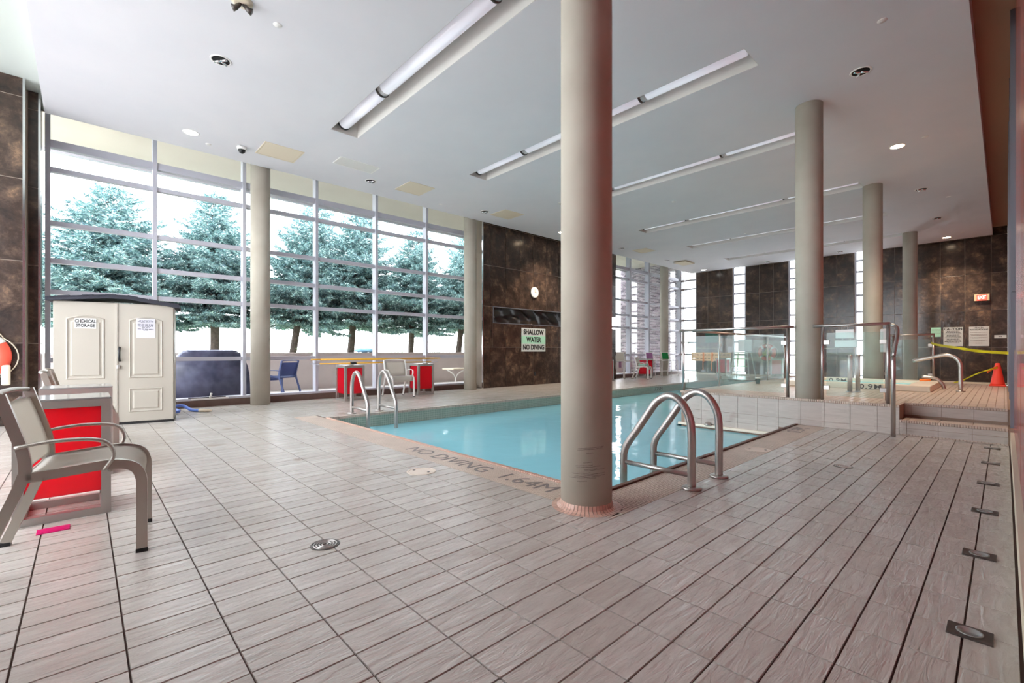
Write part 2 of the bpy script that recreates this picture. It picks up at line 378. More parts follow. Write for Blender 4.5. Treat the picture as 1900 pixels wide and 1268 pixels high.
# the mosaic strip runs at Y 2.42-2.80 (X -7.6..-1.65) and X -2.03..-1.65 (Y 2.80-7.45)
for r in [(-10.3, -7.6575, -1.5, 2.80), (-7.6575, -1.6725, -1.5, 2.418), (-1.6725, .04, -1.5, 7.5), (-10.3, -7.28, 2.80, 20.7), (-7.28, .03, 17.73, 20.7), (-3.8, .03, 13.5, 17.73)]:
    cells += tiles_in(*r)
def incol(c, cx, cy, r): return (max(c[0]-cx, cx-c[1], 0)**2 + max(c[2]-cy, cy-c[3], 0)**2)**.5 < r
cells = [c for c in cells if not (abs((c[0]+c[1])/2+1.94) < .16 and abs((c[2]+c[3])/2-2.5) < .12)]
def vis(c):
    x, y = (c[0]+c[1])/2, (c[2]+c[3])/2; d = -.7314*x + .682*y; l = .682*x + .7314*y
    if d < 1.3 or abs(l/d) > 1.2: return 1e6 + math.hypot(x, y)
    return d
cells.sort(key=vis)
base = None
for k, c in enumerate(cells[:300]):
    full = abs(c[1]-c[0]-TX) < 1e-4 and abs(c[3]-c[2]-TY) < 1e-4
    if full and base is not None:
        o = bpy.data.objects.new('tile', base); o.location = (c[0], c[2], random.uniform(-.0006, .0006)); link(o, floor)
    else:
        b_ = B(); tile5(b_, 0, c[1]-c[0], 0, c[3]-c[2], -.004, .002); o = finish('tile', b_, M_tile, floor, loc=(c[0], c[2], 0))
        if full: base = o.data
bm = B()
for c in cells[300:]: tile5(bm, *c, -.004, .002+random.uniform(-.0006, .0006))
stuff(finish('floor_tiles', bm, M_tile, floor))
# mosaic strips with bullnose coping
bm = B(); q = .0245
def mosaic(bm, x0, x1, y0, y1, z=0., skip=None):
    nx, ny = max(1, round((x1-x0)/q)), max(1, round((y1-y0)/q))
    for i in range(nx):
        for j in range(ny):
            a, b = x0+(x1-x0)*i/nx, y0+(y1-y0)*j/ny
            if skip and skip(a+q/2, b+q/2): continue
            tile5(bm, a, a+(x1-x0)/nx, b, b+(y1-y0)/ny, z-.004, z+.002, .0015, .0015, .001)
sk = lambda x, y: math.hypot(x+1.94, y-2.5) < .235
mosaic(bm, -7.6575, -2.03, 2.418, 2.765, 0, sk); mosaic(bm, -2.03, -1.6725, 2.418, 7.47, 0, sk)
stuff(finish('mosaic_strip', bm, M_mosaic, floor))
bm = B(); n = 200
for i in range(n):
    x0 = -7.25 + 5.2*i/n; box(bm, x0+.0015, x0+5.2/n-.0015, 2.768, 2.812, -.03, .012, 0, .004)
stuff(finish('coping_tiles', bm, M_pink, floor))
bm = B(); n = 170
for i in range(n):
    y0 = 2.8 + 14.9*i/n; box(bm, -7.28, -7.235, y0+.003, y0+14.9/n-.003, -.03, .010)
stuff(finish('coping_tiles', bm, M_mosaic, floor))
bx('edge_strip', -2.05, -2.008, 2.82, 7.46, -.05, .016, M_edge, floor, .004)
text('NO DIVING  1.64M', .245, M_mark, (-3.34, 2.585, .0025), (1, 0, 0), (0, 1, 0), floor, sp=1.03)
text('0.9M', .24, M_mark, (-1.86, 6.95, .0025), (0, 1, 0), (-1, 0, 0), floor)
# column cove ring of upright pink tiles
bm = B()
for i in range(46):
    a0, a1 = 2*PI*i/46+.008, 2*PI*(i+1)/46-.008
    pr = [(.172, .05), (.18, .02), (.2, .007), (.235, .003)]
    L0 = ring(bm, [(-1.94+r*math.cos(a0), 2.5+r*math.sin(a0), z) for r, z in pr]); L1 = ring(bm, [(-1.94+r*math.cos(a1), 2.5+r*math.sin(a1), z) for r, z in pr])
    for k in range(3): bm.faces.new((L0[k], L0[k+1], L1[k+1], L1[k]))
stuff(finish('cove_tiles', bm, M_pink, floor))

# ------------------------------------------------------------------ pool
bm = B()
def quad(bm, a, b, c, d, mi=0): f = bm.faces.new([bm.verts.new(p) for p in (a, b, c, d)]); f.material_index = mi
PX0, PX1, PY0, PY1, PB, WZ = -7.25, -2.03, 2.80, 17.7, -1.5, -.22
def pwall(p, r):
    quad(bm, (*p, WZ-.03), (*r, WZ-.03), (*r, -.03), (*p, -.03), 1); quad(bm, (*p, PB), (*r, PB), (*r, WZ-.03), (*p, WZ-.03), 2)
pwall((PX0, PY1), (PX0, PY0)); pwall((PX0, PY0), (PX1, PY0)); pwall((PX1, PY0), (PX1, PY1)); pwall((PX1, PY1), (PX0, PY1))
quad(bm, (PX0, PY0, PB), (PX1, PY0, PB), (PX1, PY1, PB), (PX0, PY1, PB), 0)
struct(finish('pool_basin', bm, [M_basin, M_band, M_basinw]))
bm = B(); quad(bm, (PX0, PY0, WZ), (PX1, PY0, WZ), (PX1, 7.44, WZ), (PX0, 7.44, WZ)); quad(bm, (PX0, 7.44, WZ), (-3.85, 7.44, WZ), (-3.85, PY1, WZ), (PX0, PY1, WZ))
struct(finish('pool_water', bm, M_water))
text('.175M', .155, M_mark, (PX0+.004, 12.9, -.11), (0, 1, 0), (0, 0, 1), bpy.data.objects['pool_basin'], sx=1.35)
text('2.1', .155, M_mark, (PX0+.004, 8.55, -.11), (0, 1, 0), (0, 0, 1), bpy.data.objects['pool_basin'], sx=1.3)

# ------------------------------------------------------------------ raised platform with two steps
PZ = .37
bm = B()
box(bm, -3.78, -.9, 7.5, 13.5, -1.5, PZ-.006); box(bm, -.9, .09, 7.92, 13.5, -.1, PZ-.006); box(bm, -.9, .09, 7.5, 7.92, -.1, .185-.006)
plat = struct(finish('raised_platform', bm, M_lgrout))
bm = B()
for c in tiles_in(-3.78, -.9, 7.54, 13.5, .077, .1545, 0, 7.5) + tiles_in(-.9, .03, 7.96, 13.5, .077, .1545, 0, 7.5): tile5(bm, *c, PZ-.008, PZ, .0022, .0022, .002)
for c in tiles_in(-.88, .03, 7.56, 7.9, .2885, .2885, -.83, 7.56): tile5(bm, *c, .179, .185)
stuff(finish('platform_tiles', bm, M_dtile, plat))
bm = B()                                                # nosing tiles
def nosing(x0, x1, y, z, m=.024):
    n = round((x1-x0)/m)
    for i in range(n): a = x0+(x1-x0)*i/n; box(bm, a+.0015, a+(x1-x0)/n-.0015, y-.014, y+.05, z-.028, z+.004, 0, .004)
nosing(-3.8, -.9, 7.5, PZ); nosing(-.9, .03, 7.92, PZ); nosing(-.9, .03, 7.5, .185)
n = 230
for i in range(n): y0 = 7.55+5.9*i/n; box(bm, -3.8, -3.74, y0+.001, y0+5.9/n-.001, PZ-.028, PZ+.004)
nosing(-2.0, .03, 7.508, .012, .03)
stuff(finish('nosing_tiles', bm, M_mosaic, plat))
def rtile(x0, x1, y, z0, z1, m=M_wtile): b_ = box(B(), x0+.002, x1-.002, y-.008, y+.002, z0+.002, z1-.002); finish('tile', b_, m, plat)
xj = [-3.8+.08] + [-.83-.2885*k for k in range(9, -1, -1)] + [-.9]
xj = sorted(set([round(v, 4) for v in xj if v <= -.9]))
for a, b in zip(xj, xj[1:]):
    rtile(a, b, 7.5, .075, .34); rtile(a, b, 7.5, -.066, .075)
    if b < -2.0: rtile(a, b, 7.5, -.21, -.066)
xs = [-.9, -.83, -.5415, -.253, .03]
for a, b in zip(xs, xs[1:]):
    rtile(a, b, 7.92, .215, .34); rtile(a, b, 7.5, .09, .157); rtile(a, b, 7.5, .014, .09)
bx('water_ledge', -3.82, -2.05, 7.445, 7.492, -.2, -.155, M_spacurb, plat, .01)
for x in (-3.3, -2.25):
    b_ = B(); lathe(b_, [(.0, .05), (.03, .045), (.05, .02), (.055, 0)], 16); o = finish('jet_cap', b_, M_steel, plat, True, (x, 7.44, -.155))

# ------------------------------------------------------------------ walls
def wall_tiles(parent, axis, pos, u0, u1, z0, z1, w, h, uo, zo, out, skip=None, m=M_slate):
    for i in range(math.floor((u0-uo)/w+1e-6), math.ceil((u1-uo)/w-1e-6)):
        for j in range(math.floor((z0-zo)/h+1e-6), math.ceil((z1-zo)/h-1e-6)):
            a, b, c, d = max(u0, uo+i*w), min(u1, uo+(i+1)*w), max(z0, zo+j*h), min(z1, zo+(j+1)*h)
            if b-a < .02 or d-c < .02: continue
            rs = [(a, b, c, d)]
            if skip:
                s0, s1, t0, t1 = skip; rs = []
                if b <= s0 or a >= s1 or d <= t0 or c >= t1: rs = [(a, b, c, d)]
                else:
                    if a < s0: rs.append((a, s0, c, d)); a = s0
                    if c < t0: rs.append((a, b, c, t0))
                    if d > t1: rs.append((a, b, t1, d))
            for (a, b, c, d) in rs:
                g = .0055; b_ = B()
                lo, hi = (pos, pos+.01*out) if out > 0 else (pos+.01*out, pos)
                if axis == 'x': box(b_, lo, hi, a+g, b-g, c+g, d-g, 0, .0015)
                else: box(b_, a+g, b-g, lo, hi, c+g, d-g, 0, .0015)
                finish('tile', b_, m, parent)
# left: dark wall between the two glazed stretches, inboard of the glass; niche with relief
NI = (8.585, 14.6, 1.87, 2.33)
bm = B()
box(bm, -10.6, -10.01, 8.2, 8.585, 0, SZ); box(bm, -10.6, -10.01, 8.585, 14.7, 0, 1.87); box(bm, -10.6, -10.01, 8.585, 14.7, 2.33, SZ); box(bm, -10.6, -10.2, 8.585, 14.7, 1.87, 2.33)
wl = struct(finish('wall_left', bm, M_slg))
wall_tiles(wl, 'x', -10.01, 8.22, 14.7, 0, SZ, .585, 1.165, 8.485, 0, 1, NI)
bx('corner_bead', -10.02, -9.985, 8.185, 8.215, 0, SZ, M_chrome, wl)
bm = B(); box(bm, -10.01, -9.99, 8.575, 14.6, 2.322, 2.34); box(bm, -10.01, -9.99, 8.575, 14.6, 1.858, 1.876); box(bm, -10.01, -9.99, 8.575, 8.593, 1.858, 2.34)
finish('niche_trim', bm, M_silver, wl)
bm = B(); nx, nz = 120, 12; gv = []
for i in range(nx+1):
    for j in range(nz+1):
        y, z = 8.6+5.9*i/nx, 1.88+.44*j/nz
        d = .05*math.sin(y*5+math.sin(z*9+y*1.7)*1.6)*math.sin(z*7+y) + .03*math.sin(y*13+z*11)
        gv.append(bm.verts.new((-10.13+d, y, z)))
for i in range(nx):
    for j in range(nz): a = i*(nz+1)+j; bm.faces.new((gv[a], gv[a+nz+1], gv[a+nz+2], gv[a+1]))
finish('niche_relief', bm, M_niche, wl, True)
bx('outlet', -10.0, -9.985, 10.27, 10.34, .28, .40, M_black, wl)
# far wall with slit windows
FY = 20.72
slits = [(-8.1, -7.55), (-5.93, -5.38), (-3.76, -3.2)]
sol = [(-9.72, -8.1), (-7.55, -5.93), (-5.38, -3.76), (-3.2, .07)]
bm = B()
for a, b in sol: box(bm, a, b, FY, FY+.3, 0, SZ+.1)
wf = struct(finish('wall_far', bm, M_slg))
for a, b in sol[:3]: wall_tiles(wf, 'y', FY, a, b, 0, SZ, .54, 1.165, a, 0, -1)
wall_tiles(wf, 'y', FY, -3.2, .07, 0, SZ, .5825, 1.165, -.2835-.5825*6, 0, -1)
struct(bx('baseboard_far', -9.72, .05, FY-.025, FY, 0, .07, M_beigep))
# right wall: maroon low panels, tinted glass, silver frames
wr = struct(bx('wall_right', .085, .2, -1.7, FY+.3, 0, SZ+.1, M_pglass))
struct(bx('baseboard_right', .045, .085, -1.5, 7.5, 0, .15, M_beigep))
y = -1.5
while y < 7.3:
    bx('panel', .072, .085, y+.01, min(y+1.18, 7.45)-.01, .17, 1.06, M_maroon, wr); y += 1.2
for y in (7.7, 9.6, 11.4, 13.2): bx('frame_post', .045, .085, y-.04, y+.04, 0 if y < 7.75 else PZ, SZ, M_silver, wr)
bx('glazing_bar', .055, .085, 7.6, 13.4, 1.72, 1.78, M_silver, wr)
# near wall: dark piers and glazing, closes the room behind the camera
bm = B(); box(bm, -9.9, -9.51, -1.6, -.62, 0, SZ); box(bm, -10.6, -9.9, -1.6, -.49, 0, SZ)
wn = struct(finish('wall_near', bm, M_slg))
wall_tiles(wn, 'x', -9.51, -1.55, -.63, 0, SZ, .6, 1.165, -1.0-.6, 0, 1)
b_ = B(); wall_tiles(wn, 'x', -9.9, -.61, -.49, 0, SZ, .6, 1.165, -.61, 0, 1); b_.free()
wall_tiles(wn, 'y', -.49, -10.35, -9.9, 0, SZ, .6, 1.165, -10.35, 0, 1)
bx('corner_bead', -9.515, -9.49, -.635, -.61, 0, SZ, M_chrome, wn)
bx('corner_bead', -9.91, -9.885, -.5, -.475, 0, SZ, M_chrome, wn)
struct(bx('wall_back', -2.73, .2, -1.7, -1.5, 0, SZ, M_ceil))  # unseen plaster stretch, placed to cut light on the foreground

# ------------------------------------------------------------------ windows
def window(name, axis, pos, out, us, zs, z0, z1, depth=.17, mw=.06, thick=None, glass=M_glass):
    """us: mullion positions, zs: transom centres; out: direction to the outside (+1/-1)"""
    r = struct(empty(name))
    def bb(nm, u0, u1, d0, d1, c0, c1, m):
        a, b = sorted((pos+out*d0, pos+out*d1))
        if axis == 'x': return bx(nm, a, b, u0, u1, c0, c1, m, r)
        return bx(nm, u0, u1, a, b, c0, c1, m, r)
    for u in us: bb('mullion', u-mw/2, u+mw/2, -depth/2, depth/2, z0, z1, M_alu)
    for u0, u1 in zip(us, us[1:]):
        for z in zs:
            h = .12 if z == thick else .075
            bb('transom', u0+mw/2, u1-mw/2, -.05, .06, z-h/2, z+h/2, M_alu)
        zz = [z0] + list(zs) + [z1]
        for a, b in zip(zz, zz[1:]): bb('pane', u0+mw/2, u1-mw/2, .015, .025, a+.02, b-.02, glass)
    bb('sill', us[0], us[-1], -.16, .10, z0-.04, z0, M_alu)
    return r
ZS = [.905, 2.0, 2.5, 3.10, 3.96, 4.37]
ys = [-.42] + [.93+1.415*k for k in range(6)]
window('window_1', 'x', -10.42, -1, ys, ZS, .17, SZ, thick=4.37)
window('window_2', 'x', -10.42, -1, [14.72, 16.2, 17.62, 19.03, 20.42], ZS, .17, SZ, thick=4.37, mw=.09, depth=.2)
window('window_3', 'y', FY+.1, 1, [-10.40, -9.74], [.9, 1.45, 2.0, 2.5, 3.1, 3.96, 4.37], .17, SZ, .12)
for k, (a, b) in enumerate(slits): window('window_%d' % (k+4), 'y', FY+.1, 1, [a+.03, b-.03], [.9, 1.45, 2.0, 2.5, 3.1, 3.55, 3.96, 4.37], .17, SZ, .12)
window('window_7', 'y', -1.57, -1, [-9.5+1.35*k for k in range(6)], ZS, .17, SZ, thick=4.37)  # unseen part of this run is sized to balance the foreground light
struct(bx('baseboard_left', -10.5, -10.26, -.49, 8.2, -.02, .13, M_curb)); struct(bx('baseboard_window', -10.5, -10.26, 14.7, 20.4, -.02, .13, M_curb))
struct(bx('baseboard_near', -9.5, .05, -1.63, -1.48, -.02, .13, M_curb))
pier = struct(bx('trim_1', -10.5, -10.3, 20.42, FY, 0, SZ, M_slate))

# ------------------------------------------------------------------ ceiling: floating slab with light troughs, open slot along the edges
coves = [2.90, 5.70, 8.46, 11.98, 15.0, 18.04]; CW = .46; CX0, CX1 = -7.39, -2.09
bm = B(); X0, X1, Y0, Y1 = -9.8, -.245, -.43, 20.4
prev = Y0
for c in coves:
    box(bm, X0, X1, prev, c, CZ, SZ); box(bm, X0, CX0, c, c+CW, CZ, SZ); box(bm, CX1, X1, c, c+CW, CZ, SZ); prev = c+CW
box(bm, X0, X1, prev, Y1, CZ, SZ)
struct(finish('ceiling', bm, M_ceil))
cl_ = bpy.data.objects['ceiling']
for c in coves:
    b_ = B(); e = .006
    box(b_, CX0, CX1, c, c+e, CZ+.002, SZ-.01); box(b_, CX0, CX1, c+CW-e, c+CW, CZ+.002, SZ-.01); box(b_, CX0, CX0+e, c+e, c+CW-e, CZ+.002, SZ-.01); box(b_, CX1-e, CX1, c+e, c+CW-e, CZ+.002, SZ-.01); box(b_, CX0, CX1, c, c+CW, SZ-.01, SZ-.004)
    finish('added_trough_liner', b_, M_liner, cl_)  # liner added to make the inner trough faces darker
struct(bx('upper_soffit', -10.6, .1, -1.7, FY+.3, SZ, SZ+.15, M_soffit))
struct(bx('trim_2', -.245, .085, .5, FY, SZ-.02, SZ-.001, M_brown))  # strip of slot soffit, its dim look put into the colour
for k, c in enumerate(coves):
    words = ['nearest', 'second from the camera', 'third from the camera', 'fourth from the camera', 'fifth from the camera', 'farthest'][k]
    t = thing('tube_light', 'long frosted tube light in the ceiling trough, ' + words, 'ceiling light', (0, c+.19, CZ+.13), 0, 'tube lights in the ceiling troughs')
    js = [-7.30, -6.0, -3.58, -2.15]
    for a, b in zip(js, js[1:]):
        b_ = B(); sweep(b_, [(a+(.10 if a > -7.2 else .03), 0, 0), (b, 0, 0)], .10, 28); finish('tube', b_, M_tube, t, True)
    for j in js[:3]:
        b_ = B(); sweep(b_, [(j+.015, 0, 0), (j+.1, 0, 0)], .095, 28); finish('sleeve', b_, M_sleeve, t, True)
        b_ = B(); sweep(b_, [(j-.012, 0, 0), (j+.012, 0, 0)], .108, 28); finish('clamp_ring', b_, M_black if j < -7 else M_drain, t, True)

# ------------------------------------------------------------------ columns
def column(x, y, z0, label, r=.172):
    t = thing('column', label, 'column', (x, y, z0), 0, 'round plaster columns')
    b_ = B(); h = (CZ if x > -9 else SZ)-z0; lathe(b_, [(r, 0), (r, h*.5), (r, h)], 48); finish('shaft', b_, M_col, t, True)
    return t
c1 = column(-1.94, 2.5, .002, 'tall round column nearest the camera, at the pool corner, with scuff marks')
bm = B(); rn = random.Random(3)
for k in range(16):
    a = math.radians(rn.uniform(-95, -50)); z = rn.choice([.40, .26, .22, .30])+rn.uniform(-.03, .03); l = rn.uniform(.05, .22)
    p = []
    for i in range(7):
        aa = a + l*i/6/.172*.4*2; p.append((.1728*math.cos(aa), .1728*math.sin(aa), z+.012*i*l+rn.uniform(-.002, .002)))
    for i in range(6): quad(bm, p[i], p[i+1], (p[i+1][0], p[i+1][1], p[i+1][2]+.003), (p[i][0], p[i][1], p[i][2]+.002))
o = finish('scuff_marks', bm, M_mark, c1)
column(-1.94, 7.72, PZ, 'round column on the platform edge between the two glass railings')
column(-1.94, 12.45, PZ, 'round column on the platform behind the right glass railing')
column(-1.94, 18.2, 0, 'farthest free-standing round column, near the exit sign wall')
column(-9.98, 2.54, .002, 'round window column just right of the storage shed')
column(-9.95, 7.72, .002, 'round window column beside the dark stone wall')
column(-9.95, 18.2, .002, 'round window column in front of the brick wall outside')

# ------------------------------------------------------------------ ceiling fittings
def downlight(x, y, label, lit=0):
    t = thing('downlight', label, 'ceiling light', (x, y, CZ), 0, 'recessed downlights')
    b_ = B(); torus(b_, .104, .012, 32, 8, .6); finish('trim_ring', b_, M_white, t, True)
    b_ = B(); lathe(b_, [(.0, -.001), (.095, -.001), (.098, -.004), (.07, -.0045), (.0, -.0045)], 28)
    finish('reflector', b_, M_dark if not lit else (M_lit if lit == 1 else M_litc), t)
    if not lit:
        for a in (.6, 2.2, 3.9):
            b_ = B(); sweep(b_, [(0, 0, -.006), (.085*math.cos(a), .085*math.sin(a), -.010)], .016, 8); finish('reflector_blade', b_, M_chrome, t, True)
    else:
        l = bpy.data.lights.new('lamp', 'SPOT'); l.energy = 190 if lit == 1 else 25; l.color = (1, .82, .62) if lit == 1 else (1, .95, .88); l.spot_size = 1.9; l.spot_blend = .8; l.shadow_soft_size = .08
        lo = bpy.data.objects.new('lamp', l); lo.location = (0, 0, -.03); link(lo, t)
dl = [(-6.554, 1.23, 'unlit', 'above the storage shed side, nearest the camera'), (-9.05, 1.28, 'lit', 'above the storage shed'), (-9.06, 4.4, 'unlit', 'by the ceiling grille above the window'),
 (-9.06, 7.5, 'unlit', 'beside the hatch near the dark stone wall'), (-1.26, 4.1, 'unlit', 'behind the top of the near column'), (-1.25, 7.25, 'unlit', 'nearest in the row above the platform'), (-1.27, 10.36, 'lit', 'second in the row above the platform'),
 (-1.25, 13.5, 'unlit', 'third in the row above the platform'), (-1.24, 16.73, 'unlit', 'fourth in the row above the platform'), (-1.24, 19.8, 'lit', 'by the dark wall above the exit sign'),
 (-9.06, 13.65, 'unlit', 'above the far window, right of the near column'), (-9.06, 16.8, 'unlit', 'beside the open hatch above the far window'), (-9.0, 19.9, 'lit', 'in the far left corner of the ceiling'),
 (-6.46, 19.93, 'unlit', 'near the far wall above the ring buoy'), (-4.02, 19.8, 'unlit', 'near the far wall between the two middle columns')]
for x, y, s, w in dl:
    if (x, y) == (-1.26, 4.1): continue
    downlight(x, y, '%s recessed downlight %s' % ('glowing' if s == 'lit' else 'unlit chrome', w), 0 if s == 'unlit' else (1 if x > -2 else 2))
# wall washer over the dark stone wall (its glow shows on the stone)
downlight(-9.06, 10.5, 'glowing recessed downlight washing the dark stone wall over the clock', 1)
for x, y, w in [(-5.42, 1.55, 'near the top left of the photo'), (-.9, 6.3, 'at the top right beside the first downlight'), (-9.36, 1.57, 'beside the dome camera'), (-9.33, 6.33, 'over the window past the second hatch'), (-.9, 10.24, 'beside the glowing downlight'),
 (-.88, 14.6, 'over the platform near the third downlight'), (-.85, 19.3, 'close to the exit sign wall'), (-5.39, 10.3, 'right of the near column, mid-ceiling'), (-5.37, 14.7, 'between the two farthest troughs'), (-7.3, 8.39, 'just left of the near column')]:
    b_ = B(); lathe(b_, [(0, -.006), (.042, -.006), (.045, -.002), (.045, 0)], 24)
    o = finish('sprinkler_cap', b_, M_white, None, True, (x, y, CZ)); tag(o, 'small round white ceiling cap ' + w, 'sprinkler', 'ceiling caps')
def hatch(x0, x1, y0, y1, label, grille=False):
    t = thing('ceiling_grille' if grille else 'access_hatch', label, 'vent' if grille else 'hatch', ((x0+x1)/2, (y0+y1)/2, CZ), 0)
    w, h = (x1-x0)/2, (y1-y0)/2
    b_ = B(); e = .02
    for a in ((-w, w, -h, -h+e), (-w, w, h-e, h), (-w, -w+e, -h+e, h-e), (w-e, w, -h+e, h-e)): box(b_, *a, -.008, 0)
    finish('frame', b_, M_white if grille else M_beigep, t)
    if grille:
        bx('backing', -w+e, w-e, -h+e, h-e, -.002, 0, M_mark, t)
        b_ = B(); n = 16
        for i in range(n): xx = -w+e+(2*w-2*e)*(i+.5)/n; box(b_, xx-.007, xx+.007, -h+e, h-e, -.007, -.002)
        stuff(finish('louvres', b_, M_white, t))
    else: bx('panel', -w+e+.004, w-e-.004, -h+e+.004, h-e-.004, -.006, 0, M_beigep, t)
    return t
hatch(-9.18, -8.56, 2.25, 2.9, 'cream square ceiling hatch nearest the camera, beside the dome camera')
hatch(-8.67, -8.28, 3.44, 4.22, 'grey louvred ceiling grille between two cream hatches', True)
hatch(-9.15, -8.5, 5.0, 5.62, 'cream ceiling hatch above the chair by the window')
hatch(-9.16, -8.55, 7.75, 8.4, 'beige ceiling hatch in front of the dark stone wall')
hatch(-9.0, -8.45, 14.2, 14.85, 'cream ceiling hatch just right of the near column')
t = hatch(-9.0, -8.5, 17.2, 18.0, 'open ceiling hatch hanging down near the far window')
bx('hanging_door', -.25, .25, -.4, .38, -.06, -.045, M_beigep, t)
t = thing('dome_camera', 'small dome security camera on the ceiling left of the hatch', 'camera', (-9.09, 2.02, CZ))
b_ = B(); lathe(b_, [(.075, 0), (.078, -.03), (.07, -.05)], 28); finish('housing', b_, M_white, t, True)
b_ = B(); lathe(b_, [(.058, -.045), (.055, -.075), (.04, -.1), (.015, -.115), (0, -.117)], 24); finish('dome', b_, M_black, t, True)
t = thing('emergency_lamp', 'small ceiling lamp with twin heads at the top left', 'lamp', (-5.3, 1.18, CZ))
b_ = B(); lathe(b_, [(.1, 0), (.095, -.02), (.06, -.03), (0, -.032)], 28); finish('base_plate', b_, M_beigep, t, True)
for s in (-1, 1):
    b_ = B(); sweep(b_, [(0, s*.01, -.03), (.02*s, s*.05, -.075), (.03*s, s*.08, -.09)], [.015, .025, .035], 14); finish('lamp_head', b_, M_drain, t, True)

# ------------------------------------------------------------------ outside
g = struct(bx('patio', -14, -10.5, -8, 30, -.2, -.02, M_patio))
struct(bx('patio_near', -14, 6, -8, -1.64, -.2, -.03, M_patio))
t = struct(bx('parapet', -13.8, -13.45, -8, 30, -.1, .97, M_conc)); bx('parapet_cap', -13.86, -13.4, -8, 30, .97, 1.01, M_conc, t)
struct(bx('planter_ground', -70, -13.8, -60, 80, -.1, .85, M_soil))
struct(bx('exterior_canopy', -13.76, -10.5, -1.8, 30, 5.35, 5.6, M_cream))
struct(bx('canopy_fascia', -13.86, -13.74, -1.8, 30, 5.28, 5.62, M_alu))
struct(bx('upper_wall', -10.62, -10.5, -1.8, 22, SZ, 5.6, M_cream))
# brick wing wall beyond the far window
r = struct(bx('brick_wall', -14.0, -10.62, 21.01, 21.5, -.1, 5.35, M_mortar))
bm = B(); row = 0; z = -.05
while z < 5.33:
    x = -14.0 - (.105 if row % 2 else 0)
    while x < -10.62:
        a, b = max(x, -14.0), min(x+.2, -10.62)
        if b-a > .03: box(bm, a+.006, b-.006, 20.985, 21.02, z+.008, min(z+.064, 5.345))
        x += .21
    z += .076; row += 1
stuff(finish('bricks', bm, M_brick, r))
# trees
def spruce_parts(seed, H=5.2, R=2.2):
    rn = random.Random(seed); wood = B(); fo = B()
    sweep(wood, curve([(0, 0, -.3), (rn.uniform(-.06, .06), rn.uniform(-.05, .05), H*.25), (.04, 0, H*.6), (.02, 0, H*.98)], 3), [.13]*1+[.125, .12, .115, .10, .09, .07, .05, .035, .015][:9], 8)
    z = 1.12
    def blade(p, d, l, w):
        s = d.cross(Vector((rn.uniform(-1, 1), rn.uniform(-1, 1), rn.uniform(-1, 1)))).normalized()*w
        v = [fo.verts.new(p-s), fo.verts.new(p+s), fo.verts.new(p+d*l)]; fo.faces.new(v)
    def twig(p, d, L):
        n = max(3, int(L/.034))
        for k in range(n):
            q = p + d*(L*k/n)
            for _ in range(3):
                v = Vector((rn.gauss(0, 1), rn.gauss(0, 1), rn.gauss(0, 1)+.35)); v = (v - d*v.dot(d))
                if v.length < .01: continue
                dd = (d*.9 + v.normalized()*.8).normalized(); blade(q, dd, rn.uniform(.07, .12), .015)
        blade(p+d*L, d, .09, .016)
    while z < H-.1:
        t = (z-1.12)/(H-1.12); rad = R*(1-t)**.76*(.88+.12*math.sin(z*7)) + .05
        if t < .12: rad *= .75+t*2
        nb = 11 if t < .6 else 8
        a0 = rn.uniform(0, 6.3)
        for b in range(nb):
            a = a0 + 2*PI*b/nb + rn.uniform(-.2, .2); L = rad*rn.uniform(.72, 1.12); dr = -.22+.5*t+rn.uniform(-.08, .08)
            u = Vector((math.cos(a), math.sin(a), 0)); pts = []
            for k in range(6):
                f = k/5; pts.append(u*(L*f) + Vector((0, 0, z+L*(dr*f+.16*f*f))))
            sweep(wood, pts[:5], [.022, .017, .012, .008, .005], 4, False)
            side = Vector((-u.y, u.x, 0)); m = max(4, int(L/.075))
            for k in range(2, m+1):
                f = k/m; i = min(int(f*5), 4); p = pts[i].lerp(pts[i+1], f*5-i)
                tl = min(.46, (.13+.5*(1-f)*L))*rn.uniform(.6, 1.05)
                for s in (-1, 1):
                    d = (u*.75+side*s*rn.uniform(.6, 1.0)+Vector((0, 0, rn.uniform(-.25, .15)))).normalized(); twig(p, d, tl)
            twig(pts[5], (pts[5]-pts[4]).normalized(), .14)
        z += rn.uniform(.15, .22)
    twig(Vector((.02, 0, H-.25)), Vector((0, 0, 1)), .4)
    return wood, fo
protos = []
for sd in (3, 11):
    w_, f_ = spruce_parts(sd)
    mw = bpy.data.meshes.new('trunk'); bmesh.ops.recalc_face_normals(w_, faces=w_.faces); w_.to_mesh(mw); w_.free(); mw.materials.append(M_bark)
    mf = bpy.data.meshes.new('foliage'); f_.to_mesh(mf); f_.free(); mf.materials.append(M_needle); protos.append((mw, mf))
TR = [(-16.9, .55, .92, 1.15, 0, 'behind the storage shed'), (-16.6, 2.95, .97, 1.0, 0, 'left of the window column by the shed'), (-16.4, 5.15, 1.05, .95, -9, 'with a leaning trunk, just right of the shed-side window column'),
 (-16.6, 7.25, 1.12, 1.05, -5, 'tallest one in the middle of the long window'), (-16.5, 9.75, 1.0, .95, -3, 'narrow one above the window chair'), (-16.2, 11.9, 1.13, 1.0, -8, 'left of the dark stone wall'),
 (-17.5, -2.2, 1.0, 1.0, 0, 'at the left end of the window'), (-16.5, 14.4, 1.1, 1.0, 0, 'hidden mostly by the stone wall'), (-16.6, 17.2, 1.1, 1.05, 0, 'seen beside the brick wall'), (-17, 20.3, 1.0, 1.0, 0, 'behind the brick wall')]
